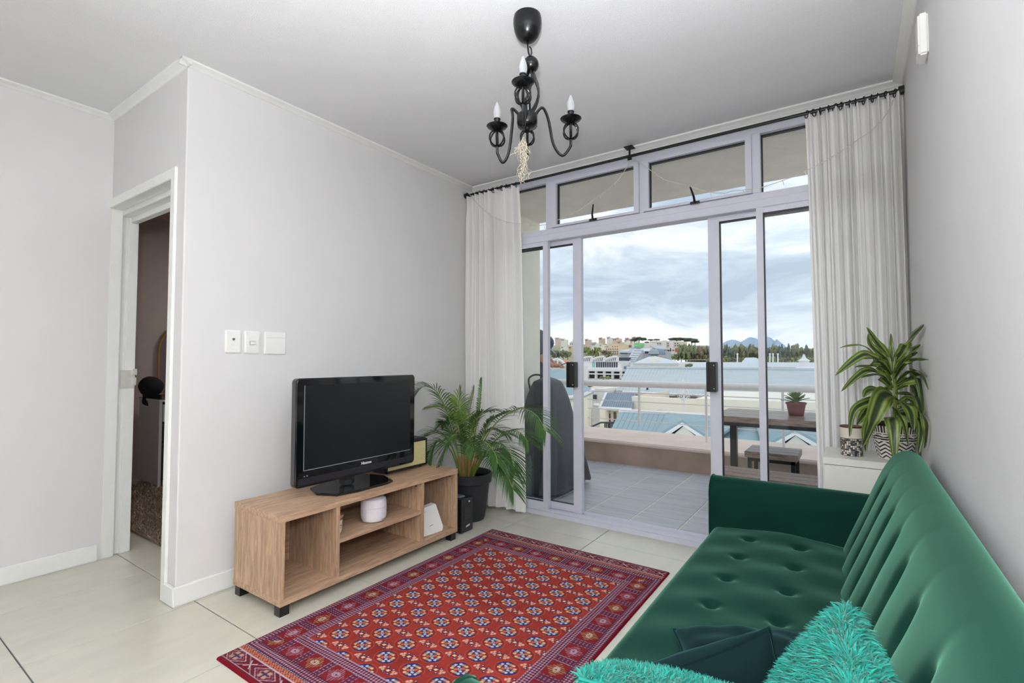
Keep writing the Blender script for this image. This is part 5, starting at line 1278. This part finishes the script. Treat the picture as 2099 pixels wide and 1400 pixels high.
wallbox('wall', 1198, 1272, 802, 50.3, 10, M_creamw, bF0)

# F: white station-like building with trussed arches
bF = bld('white_arcade_building', 1225, 105, 'white long building with curved trussed roofs and rows of dark windows')
wallbox('upper_wall', 1186, 1272, 740, 105, 12, M_whitew, bF, at(1190, 757, 105).z)
for k in range(10): winpx(1222+4.5*k, 1225.4+4.5*k, 742, 753, 105, bF)
winpx(1214, 1220, 742, 753, 105, bF, mat('aqua_glass', (150, 210, 204), .3))
for x0, x1 in ((1188, 1213), (1214, 1239), (1240, 1266)):
    pts_ = [at(x0, 739.5, 105)]+[at(x0+(x1-x0)*t, 739.5-7*math.sin(t*math.pi*.55)**.8, 105) for t in (.15, .3, .5, .7, .85, 1)]+[at(x1, 739.5, 105)]
    obj('truss_infill', MB().slab(pts_, (0, 8, 0)), mat('dark_truss_void', (70, 74, 88), .7), bF, clean=True)
    tb = MB().tube([p+Vector((0, -.2, .15)) for p in pts_[:-1]], .25, 5)
    for k in range(1, 7): t = k/7; tb.tube([at(x0+(x1-x0)*t, 739.5, 104.8), at(x0+(x1-x0)*(t+.09), 739.5-7*math.sin(min(1, t+.09)*math.pi*.55)**.8, 104.8)], .14, 4)
    tb.tube([at(x1, 731, 104.7), at(x1, 742, 104.7)], .3, 5); obj('truss', tb, M_fasc, bF)
for pt, pb_ in ((756.5, 760.5), (764.5, 767)):
    a, b = at(1184, pt, 103), at(1276, pt+.4, 103); zz2 = at(1184, pb_, 103).z; obj('floor_slab', B(a.x, b.x, 103, 117, zz2, a.z), M_fasc, bF)
for pt, pb_ in ((760.5, 764.5), (767, 775)):
    a, b = at(1186, pt, 106), at(1272, pt, 106); zz2 = at(1184, pb_, 106).z; obj('open_floor', B(a.x, b.x, 106, 116, zz2, a.z), mat('parking_shade', (92, 90, 100), .9, var=.2, scale=.5), bF)
for k in range(6): obj('column', MB().tube([at(1188+17*k, 757, 103.5), at(1188+17*k, 776, 103.5)], .35, 6), M_fasc, bF)
obj('base_wall', B(at(1186, 775, 104).x, at(1272, 775, 104).x, 104, 116, G0, at(1186, 775, 104).z), M_whitew, bF)
# G/H: barrel-roofed grey building with a long glazed stair roof
bG = bld('barrel_roof_building', 1345, 120, 'grey building with two barrel vaults and a long curved stair roof')
M_gp = mat('grey_panel', (196, 200, 204), .6, var=.04, scale=.4); M_ms = mat('pale_metal_sheet', (214, 222, 230), .4, var=.04, scale=.5)
wallbox('wall', 1269, 1340, 719, 120, 14, M_gp, bG, at(1300, 756, 120).z)
wallbox('wall', 1320, 1341, 724, 119, 3, M_gp, bG, at(1300, 746, 119).z)
for k in range(5): winpx(1322+3.6*k, 1325+3.6*k, 720.5, 724.5, 118.9, bG)
for k in range(3): winpx(1271+5*k, 1275+5*k, 720.5, 725, 119.8, bG)
obj('flat_roof', MB().slab([at(1269, 719, 119), at(1342, 719.5, 119), at(1345, 714.5, 134), at(1300, 714, 134)], (0, 0, -.5)), M_ms, bG, clean=True)
def vault(x0, x1, yt, yb, Y, dep):
    mb = MB(); P_ = [at(x0+(x1-x0)*(.5-.5*math.cos(math.pi*k/14)), yb-(yb-yt)*math.sin(math.pi*k/14), Y) for k in range(15)]
    mb.slab(P_, (0, dep, 0)); obj('barrel_vault', mb, M_slate, bG, clean=True)
    rb = MB()
    for k in range(1, 5):
        t = k/5; h = yb-(yb-yt)*t; hw = (x1-x0)/2*math.sqrt(max(0, 1-t*t)); cx = (x0+x1)/2; rb.tube([at(cx-hw, h, Y-.2), at(cx+hw, h, Y-.2)], .16, 4)
    obj('vault_louvre', rb, M_ms, bG)
vault(1329, 1351, 714, 727, 117.5, 5); vault(1288, 1308, 713.5, 722, 120.5, 4)
obj('curved_stair_roof', MB().grid(lambda u, v: at(1272+9*v+24*v**1.6*0+ (22 if u > .5 else 0)*1.0*(1-.1*v)+18*v, 752-36*(v**1.25 if v < 1 else 1)+0*u, 108+9*v), 1, 14), M_ms, bG, clean=True)
sb = MB()
for k in range(9): v = (k+.5)/9; a = at(1274+27*v, 752-36*v**1.25, 107.8+9*v); b = at(1294+25*v, 752-36*v**1.25, 107.8+9*v); sb.tube([a, b], .12, 4)
obj('roof_rib', sb, M_gp, bG); obj('stair_side', MB().slab([at(1294, 756, 108.5), at(1294, 752, 108.5), at(1319, 716, 117), at(1320, 746, 117)], (-.3, .3, 0)), M_gp, bG, clean=True)
wallbox('stair_base', 1268, 1300, 751, 107, 4, M_slate, bG)
# I: low white shed with a sloping roof
bI = bld('white_shed', 1350, 95, 'low white shed with a sloping metal roof beyond the long teal roof')
wallbox('wall', 1292, 1391, 744.5, 95, 8, M_whitew, bI, G0, 745)
obj('roof', MB().slab([at(1298, 744, 94.8), at(1392, 744.5, 94.8), at(1388, 741, 108), at(1344, 730, 110), at(1330, 731, 108)], (0, 0, -.3)), M_ms, bI, clean=True)
wallbox('upper_wall', 1330, 1343, 733, 100, 4, M_creamw, bI)
for k in range(7): winpx(1296+13*k, 1300+13*k, 752.3, 753.5, 94.9, bI)
# J: stepped beige block
bJ = bld('stepped_beige_block', 1250, 170, 'stepped beige apartment block with a grid of small square windows')
M_bei = mat('beige_render', (232, 212, 186), .9, var=.03, scale=.3)
for k, (x0, x1, yt) in enumerate(((1230, 1270, 717.5), (1241, 1268, 712), (1247, 1268, 705))): wallbox('wall', x0, x1, yt, 170-k*.0+k*2, 10, M_bei, bJ, at(1250, 735, 170).z)
for r_, (py, xs) in enumerate(((710.5, (1255, 1260, 1264.5)), (715.8, (1242.5, 1247, 1251, 1255.5, 1260, 1264.5)), (721, (1235, 1239, 1243, 1247, 1251.5, 1256, 1260, 1264.5)), (725.5, (1235, 1239, 1243, 1247, 1251.5, 1256, 1260, 1264.5)), (730.5, (1235, 1239, 1243, 1247, 1251.5, 1256, 1260, 1264.5)))):
    for x in xs: winpx(x, x+1.6, py-1, py+1, 169.9, bJ)
# K: others on the slope
bK = bld('pink_terrace_block', 1370, 240, 'pinkish white apartment terrace under the flat-topped pines')
wallbox('wall', 1334, 1394, 699.5, 240, 12, mat('pink_white_render', (238, 222, 210), .9), bK, at(1370, 717, 240).z)
for x in (1347, 1352, 1368, 1372, 1378, 1383, 1388): 
    for y in (704, 708.5): winpx(x, x+2, y-.9, y+.9, 239.8, bK)
for x in (1357, 1372): wallbox('gable', x, x+8, 697.8, 239.5, 3, M_whitew, bK, at(1370, 717, 240).z)
bL = bld('office_strip', 1370, 190, 'low white office strip with a band of small windows and red banners')
wallbox('wall', 1349, 1400, 714.5, 190, 8, M_whitew, bL, at(1370, 726, 190).z); obj('roof', MB().slab([at(1346, 715, 189), at(1366, 715, 189), at(1364, 708, 196), at(1332, 708, 196)], (0, 0, -.5)), M_gp, bL, clean=True)
for k in range(8): winpx(1350+5.6*k, 1353.6+5.6*k, 717, 718.6, 189.8, bL)
winpx(1384, 1390, 713.5, 722, 188.6, bL, mat('red_banner', (214, 110, 100), .7)); winpx(1369.3, 1372, 717, 728, 186, bL, mat('purple_banner', (70, 50, 84), .7)); winpx(1373.4, 1375.4, 713, 722, 186, bL, mat('maroon_banner', (130, 60, 76), .7))
bM = bld('green_sign_building', 1311, 200, 'building wrapped in a bright green sign on the skyline')
wallbox('wall', 1299, 1331, 703, 200, 10, M_whitew, bM, at(1311, 716, 200).z); winpx(1300, 1319, 703.4, 710, 199.5, bM, mat('bright_green_panel', (150, 226, 160), .6, var=.2, scale=.9)); winpx(1300, 1316, 710.4, 713, 199.5, bM, mat('dull_green_glass', (150, 184, 168), .5, var=.3, scale=.7))
bN = bld('brown_top_block', 1280, 205, 'long white block with a brown upper strip beside the green sign')
wallbox('wall', 1266, 1296, 706.5, 205, 8, M_whitew, bN, at(1280, 720, 205).z); winpx(1268, 1294, 708, 712, 204.8, bN, mat('brown_strip', (150, 112, 104), .8))
# arched terracotta pavilion seen behind the person
bO = bld('terracotta_arch_pavilion', 1145, 80, 'small pavilion with terracotta arched roofs at the far left')
for x0, x1, yt in ((1128, 1158, 737), (1150, 1175, 748)):
    P_ = [at(x0+(x1-x0)*(.5-.5*math.cos(math.pi*k/12)), 750-(750-yt)*math.sin(math.pi*k/12), 80) for k in range(13)]
    obj('arched_roof', MB().slab(P_, (0, 3, 0)), mat('terracotta', (214, 150, 120), .8), bO, clean=True); obj('arch_rim', MB().tube([p+Vector((0, -.2, 0)) for p in P_], .28, 5), M_fasc, bO)
wallbox('wall', 1126, 1180, 750, 80.5, 5, M_whitew, bO)
for x in (1131, 1143): obj('flagpole', MB().tube([at(x, 733, 79), at(x, 752, 79)], .14, 5), M_fasc, bO)
# right side roofs behind the long roof
bP = bld('pale_roof_row', 1560, 110, 'row of pale blue sheet roofs in front of the tree line on the right')
rib_roof('roof', at(1393, 742, 122), at(1700, 743, 122), at(1700, 757, 105), at(1398, 754.5, 105), .3, M_pale_roof, bP, 40)
wallbox('wall', 1398, 1700, 755, 106, 12, M_whitew, bP, G0, 758)
winpx(1560, 1582, 752.5, 756, 104.6, bP, mat('orange_wall', (216, 160, 110), .8)); winpx(1585, 1632, 752.8, 756, 104.6, bP, mat('orange_wall2', (222, 178, 128), .8))
bQ = bld('pyramid_roof_hall', 1537, 125, 'hall with a pale truncated pyramid roof among the right-hand roofs')
a, b, c_, d_ = at(1519, 744, 122), at(1554, 744, 122), at(1545, 733, 126), at(1528, 733, 126)
obj('roof', MB().slab([a, b, c_, d_], (0, .5, -.1)).slab([b, b+Vector((0, 10, 0)), c_+Vector((0, 3, 0)), c_], (-.1, 0, -.1)), M_ms, bQ, clean=True); wallbox('wall', 1521, 1552, 743.5, 122.5, 8, M_whitew, bQ)
bR = bld('white_spire_chapel', 1648, 100, 'white spire and low roof at the far right of the view')
obj('spire', MB().lathe([(.9, at(1648, 752, 100).z), (.8, at(1648, 740, 100).z), (1.0, at(1648, 739.5, 100).z), (.35, at(1648, 734, 100).z), (.1, at(1648, 726, 100).z)], (at(1648, 740, 100).x, 100, 0), 10), M_fasc, bR)
obj('roof', MB().slab([at(1620, 757, 98), at(1700, 759, 98), at(1690, 751, 104), at(1640, 751, 104)], (0, 0, -.3)), M_fasc, bR, clean=True); wallbox('wall', 1622, 1698, 757, 98.3, 5, M_whitew, bR)
for x in (1511.5, 1578, 1584.5, 1594.5):
    sp = obj('lamp_post', MB().tube([at(x, 743, 112), at(x, 726, 112)], .14, 6).tube([at(x-2, 726, 112), at(x, 725, 112), at(x+2, 726, 112)], .12, 5), M_fasc, label='tall white lamp post in front of the right-hand tree line', cat='lamp post', group='lamp posts by the right-hand roofs')
# balcony-level lattice mast seen through the railing
mt_ = thing('antenna', tuple(at(1402, 815, 34)), 'white bushy lattice antenna standing in front of the long teal roof', 'antenna')
mb = MB(); c0_ = at(1402, 800, 34)
obj('mast', MB().tube([at(1402, 850, 34), at(1402, 789, 34)], .07, 6), M_fasc, mt_)
for k in range(26):
    a = 2.4*k; z_ = c0_.z+.45*math.sin(k*.7); mb.tube([(c0_.x, 34, z_-.3), (c0_.x+.42*math.cos(a), 34+.42*math.sin(a), z_), (c0_.x+.25*math.cos(a), 34+.25*math.sin(a), z_+.35)], .022, 4)
obj('lattice', mb, M_fasc, mt_, kind='stuff')
# houses on the hill
hm_ = [M_whitew, M_creamw, mat('pink_house', (232, 208, 198), .9), mat('sand_house', (222, 206, 180), .9)]
rm_ = [mat('grey_tile_roof', (170, 168, 172), .8), mat('terracotta_tile_roof', (196, 150, 126), .8), mat('white_tile_roof', (232, 230, 228), .8)]
hr = random.Random(5)
spots = [(1110+hr.uniform(0, 190), hr.uniform(695, 716)) for _ in range(34)]+[(1400+hr.uniform(0, 260), hr.uniform(716, 736)) for _ in range(22)]
for px, py in spots:
    Y = 430-(py-695)*9+hr.uniform(-10, 10); wpx = hr.uniform(4, 9); hpx = hr.uniform(2.6, 4.5)
    if px > 1395: Y = 215-(py-716)*2.5; hpx *= .9
    a = at(px, py, Y); b = at(px+wpx, py-hpx, Y); t = thing('hillside_house', ((a.x+b.x)/2, Y, a.z-4), 'small pale house among the others on the distant hillside', 'house', 'houses on the distant hillside')
    obj('wall', B(a.x, b.x, Y, Y+8, a.z-6, b.z), hr.choice(hm_), t)
    h = (b.z-a.z)*.38; c = (a.x+b.x)/2
    obj('roof', MB().slab([(a.x-.4, Y-.4, b.z), (b.x+.4, Y-.4, b.z), (b.x-1, Y+4, b.z+h), (a.x+1, Y+4, b.z+h)], (0, 0, .3)), hr.choice(rm_), t, clean=True)
    winpx(px+wpx*.2, px+wpx*.38, py-hpx*.75, py-hpx*.35, Y-.05, t); winpx(px+wpx*.6, px+wpx*.8, py-hpx*.75, py-hpx*.35, Y-.05, t)
# trees
bm = bmesh.new(); bmesh.ops.create_icosphere(bm, subdivisions=2, radius=1); IV = np.array([v.co[:] for v in bm.verts]); IF = np.array([[v.index for v in f.verts] for f in bm.faces]); bm.free()
M_tr = [mat('olive_crown', (138, 142, 108), .95, var=.4, scale=.35, detail=6), mat('dark_pine_crown', (112, 122, 108), .95, var=.4, scale=.35, detail=6), mat('bright_crown', (160, 172, 112), .95, var=.35, scale=.35, detail=6), mat('brownish_crown', (150, 138, 120), .95, var=.4, scale=.35, detail=6)]  # crown colours paled to stand for distance haze
M_trunk = mat('grey_bark', (120, 104, 92), .9)
tr = random.Random(3)
def tree(px, pyb, pyt, wpx, Y, kind, flat, label, group):
    c = at(px, pyb, Y); s_ = (at(px, pyb-10, Y)-c).z/10; H = (pyb-pyt)*s_; W = wpx*s_; t = thing('tree', tuple(c+Vector((0, 0, -2))), label, 'tree', group)
    th = .12*H if not flat else .5*H
    obj('trunk', MB().tube([c+Vector((0, 0, -4)), c+Vector((.05*W, 0, H*.5)), c+Vector((0, 0, H*.8))], [W*.05, W*.035, W*.02], 6), M_trunk, t)
    VV, FF = [], []; o = 0
    nl = 16
    for k in range(nl):
        f = tr.random(); ax_ = tr.uniform(-.42, .42)*W; top_ = 1-(abs(ax_)/W*1.5)**2; zc = th+(H-th)*(.18+.62*f)*max(.35, top_); r_ = (H-th)*(.17 if not flat else .26)*tr.uniform(.8, 1.25)
        rx = W*tr.uniform(.10, .19)*(1.5 if flat else 1)
        ns = 1+.22*np.sin(IV[:, 0]*7+k)*np.sin(IV[:, 1]*8+2*k)+.16*np.sin(IV[:, 2]*11+k*3)+np.random.default_rng(k+int(px)).normal(0, .13, len(IV))
        P_ = IV*ns[:, None]*np.array([rx, rx, r_])+np.array([c.x+ax_, Y+tr.uniform(-.25, .25)*W, c.z+zc]); VV.append(P_); FF.append(IF+o); o += len(IV)
    npmesh('crown', np.concatenate(VV), np.concatenate(FF), M_tr[kind], t, None, False)
for x, yb, yt, w_ in ((1309, 704, 691, 26), (1300, 706, 694, 12), (1333, 702, 695, 11), (1345, 701, 694.5, 13), (1326, 706, 700, 10), (1386, 704, 691, 28), (1402, 704, 692, 34), (1417, 706, 694, 24), (1425, 708, 697, 14)):
    tree(x, yb, yt, w_, 260, 1, True, 'flat-topped dark pine standing on the skyline', 'flat-topped pines on the skyline')
for i in range(22):
    x = 1186+i*3.6+tr.uniform(-2, 2); y = 716+tr.uniform(-3, 10); tree(x, y+10, y-tr.uniform(2, 8), tr.uniform(10, 15), 175-i*.5, tr.choice((0, 0, 2, 2, 3)), False, 'bushy green tree below the hillside houses on the left', 'green trees left of the beige block') if x < 1232 or i % 3 == 0 and x < 1250 else None
for i in range(8):
    x = 1100+i*9; tree(x, 736, 716+tr.uniform(-3, 5), 18, 172, tr.choice((0, 1, 2)), False, 'leafy tree at the far left, seen past the person', 'leafy trees at the far left')
for x, yb, yt, w_, k in ((1396, 742, 701, 18, 0), (1406, 742, 698, 22, 0), (1418, 742, 699, 22, 0), (1430, 742, 702, 20, 3), (1441, 742, 706, 18, 3), (1450, 742, 704, 16, 1), (1411, 745, 716, 14, 3), (1427, 745, 720, 14, 3), (1437, 745, 722, 10, 1), (1383, 740, 723, 12, 0), (1357, 733, 724, 12, 2)):
    tree(x, yb, yt, w_, 160+.1*(x-1400), k, False, 'tall olive-brown gum tree right of the white shed', 'gum trees right of the white shed')
for i in range(26):
    x = 1462+i*9.2; yt = 706+tr.uniform(-4, 3); yt = 700 if i in (6, 14) else yt
    tree(x, 742, yt, tr.uniform(15, 21), 150+tr.uniform(-6, 6), tr.choice((0, 1, 3, 1, 0)), False, 'tree in the long dark tree line below the mountain', 'tree line below the mountain')
for i in range(30):
    x = 1456+i*8; tree(x, 745, 730+tr.uniform(-3, 3), 12, 138, tr.choice((0, 1, 2)), False, 'low shrubby tree in front of the long tree line', 'low trees in front of the tree line')
for x, yb, yt, w_, Y, k in ((1192, 776, 768, 14, 98, 2), (1200, 777, 770, 14, 96, 2), (1236, 777, 770, 14, 97, 0), (1247, 777, 770, 10, 97, 2), (1205, 797, 784, 22, 70, 2), (1222, 797, 783, 24, 72, 0), (1238, 796, 785, 20, 73, 2), (1196, 796, 785, 14, 72, 0), (1412, 754, 744, 18, 100, 0)):
    tree(x, yb, yt, w_, Y, k, False, 'yellow-green shrub near the white arcade building', 'shrubs near the white arcade building')
